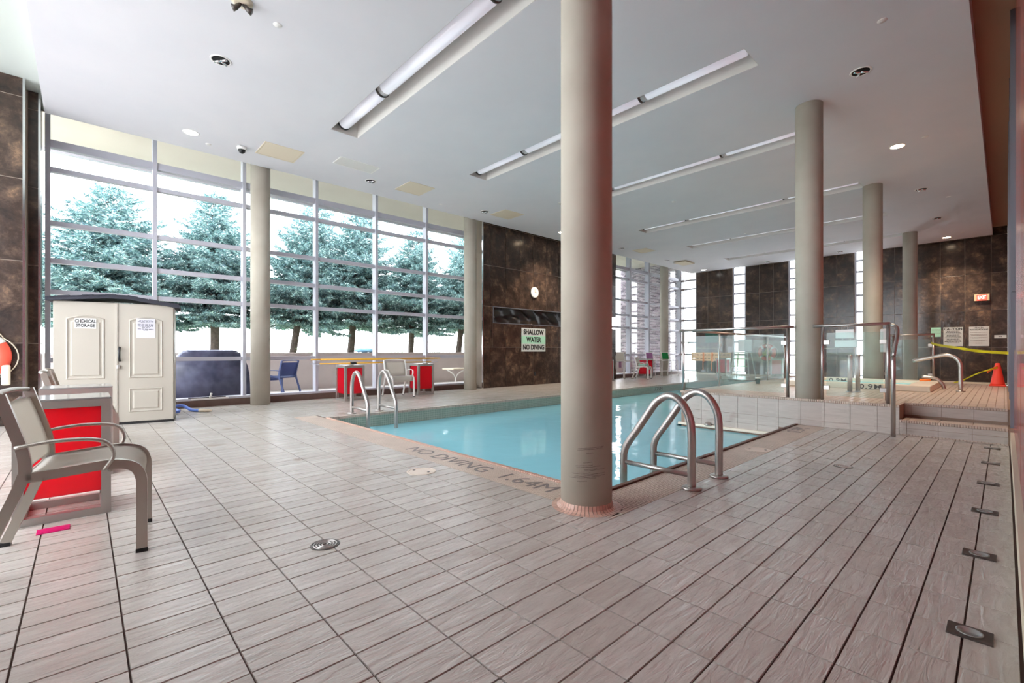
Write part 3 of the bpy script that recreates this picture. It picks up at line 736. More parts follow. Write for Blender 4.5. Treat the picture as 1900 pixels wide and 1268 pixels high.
for k, (x, y, s, sr, lean, w) in enumerate(TR):
    t = thing('spruce_tree', 'blue spruce outside the window, ' + w, 'tree', (x, y, .85), random.uniform(0, 6), 'row of blue spruces outside')
    t.scale = (sr, sr, s); t.rotation_euler = (math.radians(lean), 0, 0) if lean else (0, 0, random.uniform(0, 6))
    mw, mf = protos[k % 2]
    link(bpy.data.objects.new('trunk', mw), t); stuff(link(bpy.data.objects.new('foliage', mf), t))
# pale railing far beyond
bm = B()
for k in range(60): box(bm, -30.05, -30, 8+.3*k, 8.06+.3*k, .85, 1.75)
box(bm, -30.06, -29.99, 8, 26, 1.7, 1.8)
tag(finish('railing', bm, M_pale), 'pale distant picket railing beyond the spruces', 'railing')
rn = random.Random(5)
for (x, y, w) in [(-14.3, 5.0, 'by the leaning tree'), (-14.3, 7.9, 'right of the tallest spruce'), (-14.3, 9.5, 'below the narrow spruce'), (-14.2, .2, 'left of the shed')]:
    b_ = B()
    for k in range(120):
        p = Vector((rn.gauss(0, .12), rn.gauss(0, .16), abs(rn.gauss(0, .09))+.02)); d = Vector((rn.gauss(0, 1), rn.gauss(0, 1), rn.gauss(.6, .6))).normalized(); s_ = d.cross(Vector((0, 0, 1))).normalized()*.02
        b_.faces.new([b_.verts.new(q) for q in (p-s_, p+s_, p+d*.1)])
    t = thing('shrub', 'small leafy shrub on the parapet planter ' + w, 'plant', (x, y, .85)); stuff(finish('leaves', b_, M_lgreen, t)); b_ = B(); sweep(b_, [(0, 0, 0), (.01, 0, .14)], .012, 6); finish('stem', b_, M_bark, t)
# covered grill
t = thing('covered_grill', 'barbecue under a dark vinyl cover outside the window by the shed', 'grill', (-12.0, 2.05, -.02), 0)
def loft(bm, secs):
    rs = [ring(bm, [(x0, y0, z), (x1, y0, z), (x1, y1, z), (x0, y1, z)]) for (x0, x1, y0, y1, z) in secs]
    for a, b in zip(rs, rs[1:]): bridge(bm, a, b)
    bm.faces.new(rs[-1]); bm.faces.new(list(reversed(rs[0]))); return bm
b_ = loft(B(), [(-.36, .36, -.82, .72, .06), (-.35, .35, -.80, .70, .55), (-.33, .33, -.76, .66, .78), (-.28, .28, -.5, .5, 1.06), (-.22, .22, -.44, .44, 1.10)])
bmesh.ops.bevel(b_, geom=list(b_.edges), offset=.03, segments=2, affect='EDGES'); finish('cover', b_, M_cover, t, True)
for sx in (-.3, .3):
    for sy in (-.7, .6): b_ = B(); sweep(b_, [(sx-.02, sy, .04), (sx+.02, sy, .04)], .04, 14); finish('wheel', b_, M_black, t, True)
# ------------------------------------------------------------------ chairs
def armchair(name, label, loc, rz, mesh=M_sling, metal=M_chairm, cat='chair', group=None):
    t = thing(name, label, cat, loc, rz, group)
    for s in (-1, 1):
        x = s*.255
        b_ = B(); sweep(b_, curve([(x, -.255, .845), (x, -.205, .67), (x, -.175, .55), (x, -.17, .44)], 5), 0, prof=rect(.024, .042), up=(1, 0, 0)); finish('back_post', b_, metal, t)
        b_ = B(); sweep(b_, curve([(x, -.175, .47), (x, -.21, .36), (x, -.34, .018)], 5), 0, prof=rect(.022, .042), up=(1, 0, 0)); l = finish('leg', b_, metal, t)
        bx('foot_cap', x-.014, x+.014, -.365, -.32, 0, .02, M_black, l)
        b_ = B(); sweep(b_, curve([(x, -.17, .45), (x, 0, .465), (x, .13, .475), (x, .215, .455), (x, .25, .40), (x, .255, .3), (x, .255, .018)], 6), 0, prof=rect(.024, .046), up=(1, 0, 0)); l = finish('leg', b_, metal, t)
        bx('foot_cap', x-.015, x+.015, .23, .28, 0, .02, M_black, l)
        xo = x+s*.02
        b_ = B(); sweep(b_, curve([(xo, -.2, .60), (xo+s*.012, -.08, .618), (xo+s*.02, .06, .615), (xo+s*.018, .125, .585), (xo+s*.005, .145, .52), (xo, .11, .455)], 6), 0, prof=[(.017*math.cos(a), .009*math.sin(a)) for a in [2*PI*i/10 for i in range(10)]], up=(1, 0, 0)); finish('armrest', b_, metal, t, True)
    b_ = B()
    sweep(b_, curve([(-.25, -.255, .84), (-.12, -.28, .85), (.12, -.28, .85), (.25, -.255, .84)], 4), .012, 10)
    finish('top_rail', b_, metal, t, True)
    for y, z in ((-.19, .44), (.13, .445)):
        b_ = B(); sweep(b_, [(-.25, y, z), (.25, y, z)], .011, 8); finish('crossbar', b_, metal, t, True)
    def sling(prof, nm):
        b_ = B(); P = curve(prof, 5); n = 8
        gv = [[b_.verts.new((-.245+.49*i/n, p.y+.012*math.sin(PI*i/n)*(-1 if nm == 'backrest' else 0), p.z-.012*math.sin(PI*i/n)*(1 if nm == 'seat' else 0))) for i in range(n+1)] for p in P]
        for a, b in zip(gv, gv[1:]):
            for i in range(n): b_.faces.new((a[i], a[i+1], b[i+1], b[i]))
        bmesh.ops.solidify(b_, geom=b_.faces, thickness=.005); finish(nm, b_, mesh, t, True)
    sling([(0, -.18, .465), (0, 0, .478), (0, .13, .49), (0, .21, .472), (0, .25, .42), (0, .255, .37)], 'seat')
    sling([(0, -.245, .80), (0, -.205, .67), (0, -.175, .55), (0, -.168, .48)], 'backrest')
    return t
def cube_table(label, loc, rz=0, group='red cube side tables'):
    t = thing('side_table', label, 'table', loc, rz, group); h = .22; e = .048; H = .74
    for sx in (-1, 1):
        for sy in (-1, 1): bx('leg', *sorted((sx*h, sx*(h-e))), *sorted((sy*h, sy*(h-e))), 0, H, M_tabm, t)
    for z0, z1, nm in ((0, .045, 'base_rail'), (H-.045, H, 'top_rail')):
        for s in (-1, 1):
            bx(nm, -h+e, h-e, *sorted((s*h, s*(h-e))), z0, z1, M_tabm, t); bx(nm, *sorted((s*h, s*(h-e))), -h+e, h-e, z0, z1, M_tabm, t)
    for s in (-1, 1):
        bx('side_panel', -h+e, h-e, s*(h-.022)-.003, s*(h-.022)+.003, .16, H-.045, M_red, t)
        bx('side_panel', s*(h-.022)-.003, s*(h-.022)+.003, -h+e, h-e, .16, H-.045, M_red, t)
    bx('inner_shelf', -h+e, h-e, -h+e, h-e, .145, .16, M_red, t)
    b_ = B(); box(b_, -h, h, -h, h, H, H+.012, 0, .003); finish('tabletop', b_, M_floorglass, t)
    return t
G = 'grey sling armchairs'
armchair('armchair', 'grey sling armchair in the left foreground before the nearest red table', (-3.365, .0, .002), -.12, group=G)
cube_table('large red-sided cube table behind the foreground armchair', (-4.19, -.09, .002))
armchair('armchair', 'grey sling armchair behind the two red tables at left, mostly hidden', (-6.3, -.02, .002), 0, group=G)
cube_table('red-sided cube table in front of the storage shed, behind another red table', (-5.40, -.04, .002))
armchair('armchair', 'grey sling armchair nearest the shed, only its back showing over the tables', (-7.1, -.02, .002), 0, group=G)
cube_table('pink-red cube table by the long window, left of the ladder rails', (-9.62, 4.2, .002), .04)
cube_table('pink-red cube table by the long window, right of the armchair', (-9.70, 6.02, .002), .0)
armchair('armchair', 'pale sling armchair facing the pool between two window tables', (-9.5, 5.3, .002), -PI/2-.1, M_sling, M_whitec, group=G)
cube_table('pink-red cube table partly hidden by the near column', (-9.65, 13.5, .002))
cube_table('pink-red cube table among the chairs at the far window', (-9.75, 16.35, .002))
t = armchair('armchair', 'white armchair with a pale green cushion at the far window', (-9.35, 15.5, .002), -PI/2+.3, M_sling, M_whitec, group=G)
bx('cushion', -.2, .2, -.12, .14, .5, .58, M_pgreen, t, .02)
def stool(label, loc, rz, cloth):
    t = thing('high_chair', label, 'chair', loc, rz, 'tall white chairs at the far window')
    for s in (-1, 1):
        b_ = B(); sweep(b_, curve([(s*.22, -.24, 1.0), (s*.22, -.2, .66), (s*.22, -.26, .02)], 5), .013, 8); finish('leg', b_, M_whitec, t, True)
        b_ = B(); sweep(b_, curve([(s*.22, -.2, .66), (s*.22, .15, .68), (s*.22, .23, .64), (s*.22, .25, .02)], 5), .013, 8); finish('leg', b_, M_whitec, t, True)
    for p in (((-.22, .245, .22), (.22, .245, .22)), ((-.22, -.24, .22), (.22, -.24, .22)), ((-.22, -.24, 1.0), (.22, -.24, 1.0))): b_ = B(); sweep(b_, p, .011, 8); finish('crossbar', b_, M_whitec, t, True)
    bx('seat', -.21, .21, -.19, .2, .675, .69, M_sling, t, .004)
    b_ = B()
    v = [b_.verts.new(p) for p in ((-.21, -.19, .72), (.21, -.19, .72), (.21, -.235, .98), (-.21, -.235, .98))]; b_.faces.new(v)
    bmesh.ops.solidify(b_, geom=b_.faces, thickness=.006); finish('backrest', b_, cloth, t)
    return t
t = stool('tall white chair with a beige back at the far window, leftmost of three', (-9.75, 14.85, .002), -PI/2-.2, M_sling)
bx('hanging_cloth', -.14, -.02, -.3, -.27, .42, .66, M_purple, t, .01)
stool('tall white chair with a purple cloth back at the far window', (-9.8, 17.08, .002), -PI/2-.15, M_purple)
stool('tall white chair with a bright green back at the far window', (-9.45, 17.72, .002), -PI/2-.15, M_green)
t = armchair('patio_chair', 'navy mesh chair outside the window left of the tables', (-11.9, 3.5, -.02), PI/2+.5, M_navy, M_navy)
t = thing('patio_table', 'small outdoor table with a pale top beyond the window, by the stone wall', 'table', (-11.7, 8.5, -.02))
bx('tabletop', -.3, .3, -.3, .3, .50, .54, M_beigep, t, .01)
for s in (-1, 1):
    b_ = B(); sweep(b_, curve([(s*.2, s*.2, .5), (s*.03, s*.03, .32), (s*.22, -s*.2, 0)], 4), .02, 8); finish('leg', b_, M_white, t, True)
b_ = B(); bmesh.ops.create_icosphere(b_, subdivisions=3, radius=.22)
for v in b_.verts: v.co.z *= .3; v.co.y *= 1.7; v.co.z += .02*math.sin(v.co.y*30)*math.cos(v.co.x*25)
o = finish('towel', b_, mat('sky_blue_towel', (150, 210, 244), .8), None, True, (-13.6, 6.45, 1.075)); tag(o, 'crumpled light blue towel lying on the outdoor parapet', 'towel')

# ------------------------------------------------------------------ storage shed
ang = math.atan2(-.1, .64); sh = thing('storage_shed', 'tall cream resin storage cabinet with a dark shingled roof', 'cabinet', (-8.585, .345, .002), ang)
# local: +X faces the room (front), Y along the front
D = .6; WL, WR = -.66, .65; H = 1.735
bm = B(); box(bm, -D, -.03, WL, WL+.03, 0, H); box(bm, -D, -.03, WR-.03, WR, 0, H); box(bm, -D, -D+.03, WL, WR, 0, H); box(bm, -D, -.03, WL, WR, H-.03, H)
finish('body', bm, M_shed, sh); bx('floor_base', -D, -.005, WL, WR, 0, .03, M_black, sh)
def door(y0, y1, nm='door', lower=True):
    d = bx(nm, -.03, 0, y0+.006, y1-.006, .035, H-.01, M_shed, sh, .004)
    a, b = y0+.13, y1-.13
    def panel(z0, z1, arch):
        b_ = B(); P = []; n = 10
        out = [(a, z0), (b, z0)] + [(b-(b-a)*i/n, z1+arch*math.sin(PI*i/n)) for i in range(n+1)]
        cx, cz = (a+b)/2, (z0+z1)/2
        def sc(k): return [(cx+(y-cx)*(1-k/(b-a)*2), cz+(z-cz)*(1-k/(z1-z0)*2)) for y, z in out]
        rs = [ring(b_, [(x, y, z) for y, z in sc(k)]) for x, k in ((0, -.0), (.012, .012), (-.006+.007, .03), (.001, .045), (.010, .06))]
        for p, q_ in zip(rs, rs[1:]): bridge(b_, p, q_)
        b_.faces.new(rs[-1]); bmesh.ops.recalc_face_normals(b_, faces=b_.faces)
        finish('raised_panel', b_, M_shed, d)
    panel(.66, 1.50, .05); panel(.17, .52, 0)
    return d
door(WL, 0); dr = door(0, WR)
bx('door_seam', -.02, .014, -.022, .008, .03, H-.01, M_shed, sh, .003)
b_ = B(); sweep(b_, curve([(.015, .03, 1.10), (.055, .03, 1.07), (.055, .03, .95), (.015, .03, .91)], 5), .014, 10); finish('handle', b_, M_black, sh, True)
b_ = B(); box(b_, .01, .03, .0, .04, .80, .85, 0, .004); torus(b_, .018, .004, 16, 8); finish('padlock', b_, M_chrome, sh)
for v in sh.children[-1].data.vertices: pass
# roof: low gable, ridge runs front to back, shingle courses
rp = [(-.72, 1.735), (-.10, 1.80), (.12, 1.80), (.72, 1.70)]
bm = B()
ro = ring(bm, [(.06, y, z+.035) for y, z in rp] + [(.06, y, z-.01) for y, z in reversed(rp)]); ri = ring(bm, [(-.66, y, z+.035) for y, z in rp] + [(-.66, y, z-.01) for y, z in reversed(rp)])
bridge(bm, ro, ri); bm.faces.new(ro); bm.faces.new(list(reversed(ri))); bmesh.ops.recalc_face_normals(bm, faces=bm.faces)
rf = finish('roof', bm, M_shroof, sh)
for i in range(12):
    y0 = -.72+1.44*i/12; ym = y0+.06
    def zr(y):
        for (a, za), (b, zb) in zip(rp, rp[1:]):
            if a <= y <= b: return za+(zb-za)*(y-a)/(b-a)
        return 1.7
    bm = B(); lo = ring(bm, [(.068, y0, zr(y0)+.03), (.068, y0+.115, zr(min(y0+.115, .72))+.03), (-.66, y0+.115, zr(min(y0+.115, .72))+.03), (-.66, y0, zr(y0)+.03)])
    h_ = .018 if i % 2 else .012
    hi = ring(bm, [(v.co.x, v.co.y, v.co.z+h_) for v in lo]); bridge(bm, lo, hi); bm.faces.new(hi); bm.faces.new(list(reversed(lo))); finish('shingle', bm, M_shroof, rf)
# labels on the doors (signs are taped to the doors)
t = thing('storage_sign', 'white sign reading CHEMICAL STORAGE on the left shed door', 'sign', (0, 0, 0))
t.parent = None
fm = Matrix.Translation(sh.location) @ Matrix.Rotation(ang, 4, 'Z')
t.matrix_world = fm
bx('sign_board', .0125, .016, -.44, -.22, 1.36, 1.50, M_white, t)
text('CHEMICAL\nSTORAGE', .062, M_ink, (.0165, -.33, 1.43), (0, 1, 0), (0, 0, 1), t, ext=.0008, bold=.0022, sx=.72)
t = thing('paper_notice', 'white paper notice taped on the right shed door', 'notice', (0, 0, 0)); t.matrix_world = fm
bx('paper_sheet', .0125, .015, .21, .43, 1.24, 1.52, M_paper, t)
b_ = print_lines(B(), (.0155, .32, 1.4), (0, 1, 0), (0, 0, 1), .18, [(.09, .8), (.075, 1), (.06, .6), (.035, 1), (.02, 1), (.005, .9), (-.01, .5), (-.035, 1), (-.05, .3)], 4, .007); finish('fine_print', b_, M_ink, t)

# hose, squeegee, poles
b_ = B(); sweep(b_, curve([(-9.25, .75, .03), (-9.35, 1.15, .05), (-9.6, 1.05, .09), (-9.75, 1.25, .10), (-9.6, 1.36, .035), (-9.45, 1.47, .03)], 6), .026, 12)
t = thing('pool_hose', 'blue hose with a cream nozzle beside the shed', 'hose'); finish('hose_tube', b_, M_blue, t, True)
b_ = B(); sweep(b_, [(-9.46, 1.46, .03), (-9.38, 1.52, .03), (-9.3, 1.6, .028)], [.03, .028, .018], 12); finish('nozzle', b_, M_beigep, t, True)
t = thing('squeegee_head', 'white and black squeegee head resting on the window sill by the shed', 'squeegee', (-10.25, 1.75, .135))
bx('blade', -.02, .0, -.3, .3, .0, .03, M_white, t, .004); bx('rubber', -.04, -.02, -.34, .26, .01, .05, M_black, t)
b_ = B(); sweep(b_, [(-.01, 0, .03), (.0, .02, .12)], .018, 10); finish('socket', b_, M_white, t, True)
for (z, r, ya, yb, m, lb) in ((.865, .02, 3.58, 6.9, M_pole, 'thick yellow reaching pole hung along the long window'), (.775, .014, 3.56, 6.82, M_pole, 'thin yellow pole with a black clamp, below the thicker pole')):
    t = thing('reaching_pole', lb, 'pole', (-10.19, (ya+yb)/2, z)); L = (yb-ya)/2
    b_ = B(); sweep(b_, [(0, -L+.2, 0), (0, L-.2, 0)], r, 12); finish('shaft', b_, m, t, True)
    for s in (-1, 1): b_ = B(); sweep(b_, [(0, s*(L-.2), 0), (0, s*L, 0)], r*.8, 12); finish('end_grip', b_, M_alu if z < .8 else M_pole, t, True)
    if z < .8: b_ = B(); sweep(b_, [(0, -.74, 0), (0, -.6, 0)], .026, 12); finish('clamp', b_, M_black, t, True)
    for yy in (3.76, 5.175): yl = yy-(ya+yb)/2; bx('bracket', -.15, .01, yl-.012, yl+.012, -.03, -.01, M_alu, t)

# ------------------------------------------------------------------ pool ladders
def ladder(label, loc, rz):
    """feet at local x=0; climbs to -x side into the water"""
    t = thing('ladder_rails', label, 'ladder', loc, rz, 'steel pool ladders')
    for y in (-.245, .245):
        b_ = B(); sweep(b_, curve([(0, y, 0), (0, y, .22), (0, y, .42), (-.02, y, .55), (-.09, y, .66), (-.19, y, .695), (-.29, y, .64), (-.38, y, .52), (-.47, y, .39), (-.55, y, .28), (-.59, y, .20), (-.6, y, .08), (-.6, y, -.5), (-.6, y, -1.2)], 5), .0305, 16)
        finish('handrail', b_, M_steel, t, True)
        b_ = B(); sweep(b_, [(-.6, y, .105), (0, y, .105)], .02, 12); finish('brace_bar', b_, M_steel, t, True)
        b_ = B(); lathe(b_, [(.072, 0), (.072, .014), (.062, .02), (.034, .022)], 28, (0, y, 0)); finish('flange', b_, M_steel, t, True)
    for z in (-.28, -.58, -.88): bx('step', -.66, -.56, -.22, .22, z, z+.03, M_white, t, .008)
    return t
ladder('steel pool ladder rails in the foreground beside the near column', (-1.62, 3.62, .002), 0)
ladder('steel pool ladder rails at the window side of the pool', (-7.48, 3.54, .002), PI)

# ------------------------------------------------------------------ glass railings
def railing(label, p0, p1, posts, z=PZ, H=1.03, ext=(.06, .06), name='glass_railing'):
    t = thing(name, label, 'railing', (p0[0], p0[1], z+.004), math.atan2(p1[1]-p0[1], p1[0]-p0[0]))
    L = math.hypot(p1[0]-p0[0], p1[1]-p0[1])
    b_ = B(); sweep(b_, [(-ext[0], 0, H), (L+ext[1], 0, H)], .022, 14); finish('handrail', b_, M_steel, t, True)
    for u in posts:
        b_ = B(); sweep(b_, [(u, 0, 0), (u, 0, H-.01)], .021, 14); finish('post', b_, M_steel, t, True)
    for a, b in zip(posts, posts[1:]):
        b_ = B(); box(b_, a+.05, b-.05, -.005, .005, .06, H-.1); finish('glass_pane', b_, M_rglass, t)
        for u, s in ((a, 1), (b, -1)):
            for zz in (.17, H-.23): bx('clip', *sorted((u+s*.015, u+s*.085)), -.014, .014, zz-.03, zz+.03, M_steel, t, .004)
    return t
railing('front glass railing on the platform left of the column', (-3.77, 7.56), (-2.15, 7.56), [0, 1.60])
railing('side glass railing along the platform edge above the pool', (-3.77, 7.62), (-3.77, 12.9), [1.38, 4.05, 5.28], ext=(-.3, .1))
railing('front glass railing on the platform right of the column, with white boards hung on it', (-1.76, 7.57), (-1.0, 7.57), [0.02, .74], ext=(.09, .0))
railing('back glass railing at the far right of the platform', (-1.95, 13.1), (-1.02, 13.1), [.1, .93], ext=(.02, .02))
t = thing('stair_handrail', 'steel handrail post at the foot of the platform steps', 'handrail', (-.93, 7.26, .002))
b_ = B(); sweep(b_, [(0, 0, 0), (0, 0, .93), (.0, .02, .975)], .0235, 14); finish('post', b_, M_steel, t, True)
b_ = B(); sweep(b_, curve([(-.06, .31, 1.385), (-.02, .29, 1.37), (.01, .24, 1.32), (.015, .16, 1.21), (.0, .02, .985)], 5), .02, 12); finish('sloping_rail', b_, M_steel, t, True)
b_ = B(); sweep(b_, [(-.045, .36, .37), (-.045, .36, 1.25)], .014, 12); finish('post', b_, M_steel, t, True)
# boards on the railing
for (x, z, w, h, y, lb) in ((-1.485, 1.285, .15, .09, 7.59, 'rounded white board hanging by wires from the right glass railing'), (-1.47, 1.15, .2, .065, 7.59, 'wider white board hanging below the first one behind the right glass railing')):
    t = thing('hanging_board', lb, 'board', (x, y, z)); bx('panel', -w/2-.03, w/2+.03, -.008, .008, -h/2-.015, h/2+.015, M_white, t, .007)
    for s in (-1, 1): b_ = B(); sweep(b_, curve([(s*w*.22, 0, h/2), (s*w*.22, .012, h/2+.03), (s*w*.22, 7.57-y+.02, (1.4-z+.01) if z > 1.2 else h/2+.035)], 4), .003, 6); finish('wire', b_, M_steel, t)
t = thing('wall_box', 'white box with a grey band on a pole behind the rail corner', 'box', (-1.12, 8.0, PZ+.004))
bx('case', -.04, .05, -.03, .03, .66, .98, M_white, t, .01); bx('band', -.042, .052, -.032, .032, .80, .84, M_alu, t); b_ = B(); sweep(b_, [(0.02, 0, 0), (.02, 0, .66)], .012, 10); finish('pole', b_, M_steel, t, True)
# spa
spa = thing('spa_tub', 'sunken spa with a cream tiled curb marked 0.9M on the platform', 'spa', (0, 0, PZ+.002))
bm = B()
box(bm, -3.0, -.83, 10.2, 10.5, 0, .10, 0, .012); box(bm, -3.0, -.83, 11.9, 12.2, 0, .10, 0, .012); box(bm, -3.0, -2.7, 10.5, 11.9, 0, .1); box(bm, -1.13, -.83, 10.5, 11.9, 0, .1)
finish('curb', bm, M_spacurb, spa)
bx('water', -2.7, -1.13, 10.5, 11.9, .0, .04, M_basin, spa)
text('0.9M', .12, M_ink, (-1.62, 10.195, .048), (1, 0, 0), (0, 0, 1), spa, bold=.001, sx=1.25, sp=1.1)
text('0.9M', .12, M_ink, (-2.45, 11.895, .05), (1, 0, 0), (0, 0, 1), spa, bold=.001, sx=1.25, sp=1.1)
t = thing('spa_handrail', 'tall curved steel handrail beside the spa', 'handrail', (-.5, 10.75, PZ+.002))
b_ = B(); sweep(b_, curve([(0, 0, 0), (0, 0, .3), (-.01, 0, .48), (-.08, .02, .58), (-.2, .05, .61), (-.4, .1, .56), (-.62, .15, .50)], 5), .03, 14); finish('rail', b_, M_steel, t, True)
b_ = B(); lathe(b_, [(.06, 0), (.06, .012), (.032, .018)], 24); finish('flange', b_, M_steel, t, True)
t = thing('spa_grab_bar', 'low curved steel grab bar at the end of the spa curb', 'handrail', (-.73, 11.2, PZ+.002))
b_ = B(); sweep(b_, curve([(0, 0, 0), (-.03, 0, .1), (-.12, 0, .19), (-.3, 0, .21)], 5), .028, 14); finish('rail', b_, M_steel, t, True)
b_ = B(); sweep(b_, [(-.33, 0, .15), (-.18, 0, .16)], .025, 10); finish('wrap', b_, M_orange, t, True)
for (x, lb) in ((-1.75, 'left of the pair of short steel posts behind the right glass railing'), (-1.66, 'right of the pair of short steel posts behind the right glass railing')):
    t = thing('steel_post', lb, 'post', (x, 9.3+.1*(x > -1.7), PZ+.002)); b_ = B(); sweep(b_, [(0, 0, 0), (0, 0, .60), (0, 0, .62)], [.034, .034, .02], 14); finish('tube', b_, M_steel, t, True); b_ = B(); lathe(b_, [(.055, 0), (.055, .01), (.035, .014)], 20); finish('flange', b_, M_steel, t, True)

# caution tape, cone
def ribbon(bm, pts, w, tw=0):
    P = curve(pts, 6); rs = []
    for i, p in enumerate(P):
        a = tw*math.sin(i*.9); rs.append((bm.verts.new((p.x, p.y+w/2*math.sin(a), p.z-w/2*math.cos(a))), bm.verts.new((p.x, p.y-w/2*math.sin(a), p.z+w/2*math.cos(a)))))
    for a, b in zip(rs, rs[1:]): bm.faces.new((a[0], b[0], b[1], a[1]))
    bmesh.ops.solidify(bm, geom=bm.faces, thickness=.001)
    return bm
b_ = ribbon(B(), [(-1.05, 13.05, 1.22), (-.9, 12.7, 1.17), (-.6, 12.0, 1.11), (-.3, 11.5, 1.05), (.045, 10.9, 1.02)], .05, .5)
tag(finish('caution_tape', b_, M_yellow), 'yellow caution tape strung from the back railing to the right wall', 'tape')
t = thing('traffic_cone', 'orange-red traffic cone near the dark wall under the exit sign', 'cone', (-.09, 13.0, PZ+.002))
b_ = B(); lathe(b_, [(.105, .02), (.1, .05), (.035, .43), (.03, .445), (0, .45)], 28); finish('cone_body', b_, M_cone, t, True)
bx('base', -.115, .115, -.115, .115, 0, .025, M_cone, t, .008)
b_ = ribbon(B(), [(.0, -.06, .36), (-.15, -.1, .30), (-.3, -.1, .22), (-.5, 0, .08), (-.62, .1, .03)], .03, .6); finish('tape_end', b_, M_yellow, t)
b_ = ribbon(B(), [(.0, -.055, .37), (-.06, -.07, .34), (-.14, -.09, .27)], .05, .3); finish('tape_end', b_, M_orange, t)

# ------------------------------------------------------------------ signs on the walls
def sign(label, origin, right, w, h, m=M_sign, cat='sign', name='wall_sign'):
    t = thing(name, label, cat); t.matrix_world = frame_m(origin, right, (0, 0, 1)); 
    bx('sign_board', -w/2, w/2, -h/2, h/2, 0, .008, m, t); return t
R_, U_ = (1, 0, .0095), (0, 1, 0)
XR, YU = (1, 0, 0), (0, 1, 0)
t = sign('large white sign reading SHALLOW WATER NO DIVING on the dark stone wall', (-9.995, 10.24, 1.40), (0, 1, 0), 1.06, .72)
bx('green_band', -.53, .53, -.12, .12, .008, .0095, M_signg, t)
for k, s_ in enumerate(('SHALLOW', 'WATER', 'NO DIVING')): text(s_, .215, M_ink, (0, .235-.235*k, .011), XR, YU, t, bold=.008, sx=[.88, .86, .84][k])
t = thing('wall_clock', 'round white wall clock on the dark stone wall above the niche', 'clock'); t.matrix_world = frame_m((-9.995, 10.27, 2.88), (0, 1, 0), (0, 0, 1))
b_ = B(); lathe(b_, [(.165, 0), (.165, .03), (.15, .036), (.0, .036)], 36); finish('face', b_, M_white, t)
b_ = B(); torus(b_, .16, .012, 36, 8); finish('rim', b_, M_drain, t, True)
bx('hand', -.006, .006, -.01, .11, .038, .041, M_mark, t); bx('hand', -.005, .08, -.006, .006, .038, .041, M_mark, t)
FW = FY-.012
t = sign('white CAUTION notice on the dark wall behind the yellow tape', (-1.14, FW, 1.52), (1, 0, 0), .46, .62)
text('CAUTION', .095, M_ink, (0, .25, .009), XR, YU, t, bold=.003)
b_ = print_lines(B(), (0, 0, .0085), XR, YU, .4, [(.17-.042*k, .75+.25*((k*7) % 3)/2) for k in range(10)], 2, .018); finish('fine_print', b_, M_ink, t)
t = sign('white HEALTH REGULATIONS notice beside the caution notice', (-.55, FW, 1.52), (1, 0, 0), .45, .62)
text('HEALTH\nREGULATIONS', .062, M_ink, (0, .24, .009), XR, YU, t, bold=.001)
b_ = print_lines(B(), (0, 0, .0085), XR, YU, .38, [(.12, 1), (.05, 1), (.03, .9), (-.04, 1), (-.06, .8), (-.13, 1), (-.15, .7), (-.22, .4)], 3, .009); finish('fine_print', b_, M_mark, t)
t = sign('pale green paper notice left of the caution notice', (-1.55, FW, 1.68), (1, 0, 0), .24, .31, M_signg, 'notice', 'paper_notice')
b_ = print_lines(B(), (0, 0, .0085), XR, YU, .2, [(.08, 1), (.04, 1), (0, 1), (-.04, 1)], 5, .008); finish('fine_print', b_, M_mark, t)
t = sign('narrow white strip label at the right end of the dark wall', (-.085, FW, 1.5), (1, 0, 0), .26, .1)
b_ = print_lines(B(), (0, -.01, .0085), XR, YU, .08, [(0, 1)], 6, .02); finish('fine_print', b_, M_ink, t)
t = thing('exit_sign', 'illuminated red EXIT sign on the dark far wall', 'exit sign'); t.matrix_world = frame_m((-.485, FW, 2.74), (1, 0, 0), (0, 0, 1))
bx('case', -.17, .17, -.105, .105, 0, .06, M_exitb, t, .008); bx('face', -.115, .115, -.09, .09, .058, .064, M_exit, t)
text('EXIT', .15, M_exitl, (0, 0, .066), XR, YU, t, sx=.62)
# far corner: screen, spine board, buoy, lifeguard chair
t = sign('dark green screen on the far wall, seen through the glass railing', (-8.95, FW, 1.66), (1, 0, 0), .66, .44, M_tv, 'screen', 'wall_screen'); bx('bezel', -.36, .36, -.25, .25, -.004, -.001, M_black, t)
sign('small white paper on the far wall by the slit window', (-8.19, FW, 1.12), (1, 0, 0), .16, .26, M_paper, 'notice', 'paper_notice')
t = thing('spine_board', 'long pale orange rescue board with straps on the far wall', 'rescue board', (-9.0, FW-.05, .80))
b_ = B(); n = 12
for z0, z1 in ((-.19, -.10), (-.07, .07), (.10, .19)): box(b_, -.9, .82, -.02, .02, z0, z1, 0, .008)
for k in range(11): box(b_, -.9+.17*k, -.85+.17*k, -.018, .018, -.19, .19)
finish('board', b_, mat('pale_orange', (250, 196, 150), .5), t)
for x in (-.35, .05):
    bx('strap', x-.035, x+.035, -.03, .03, -.22, .2, M_orange, t); bx('strap', x-.03, x+.0, -.03, -.02, -.62, -.2, M_orange, t)
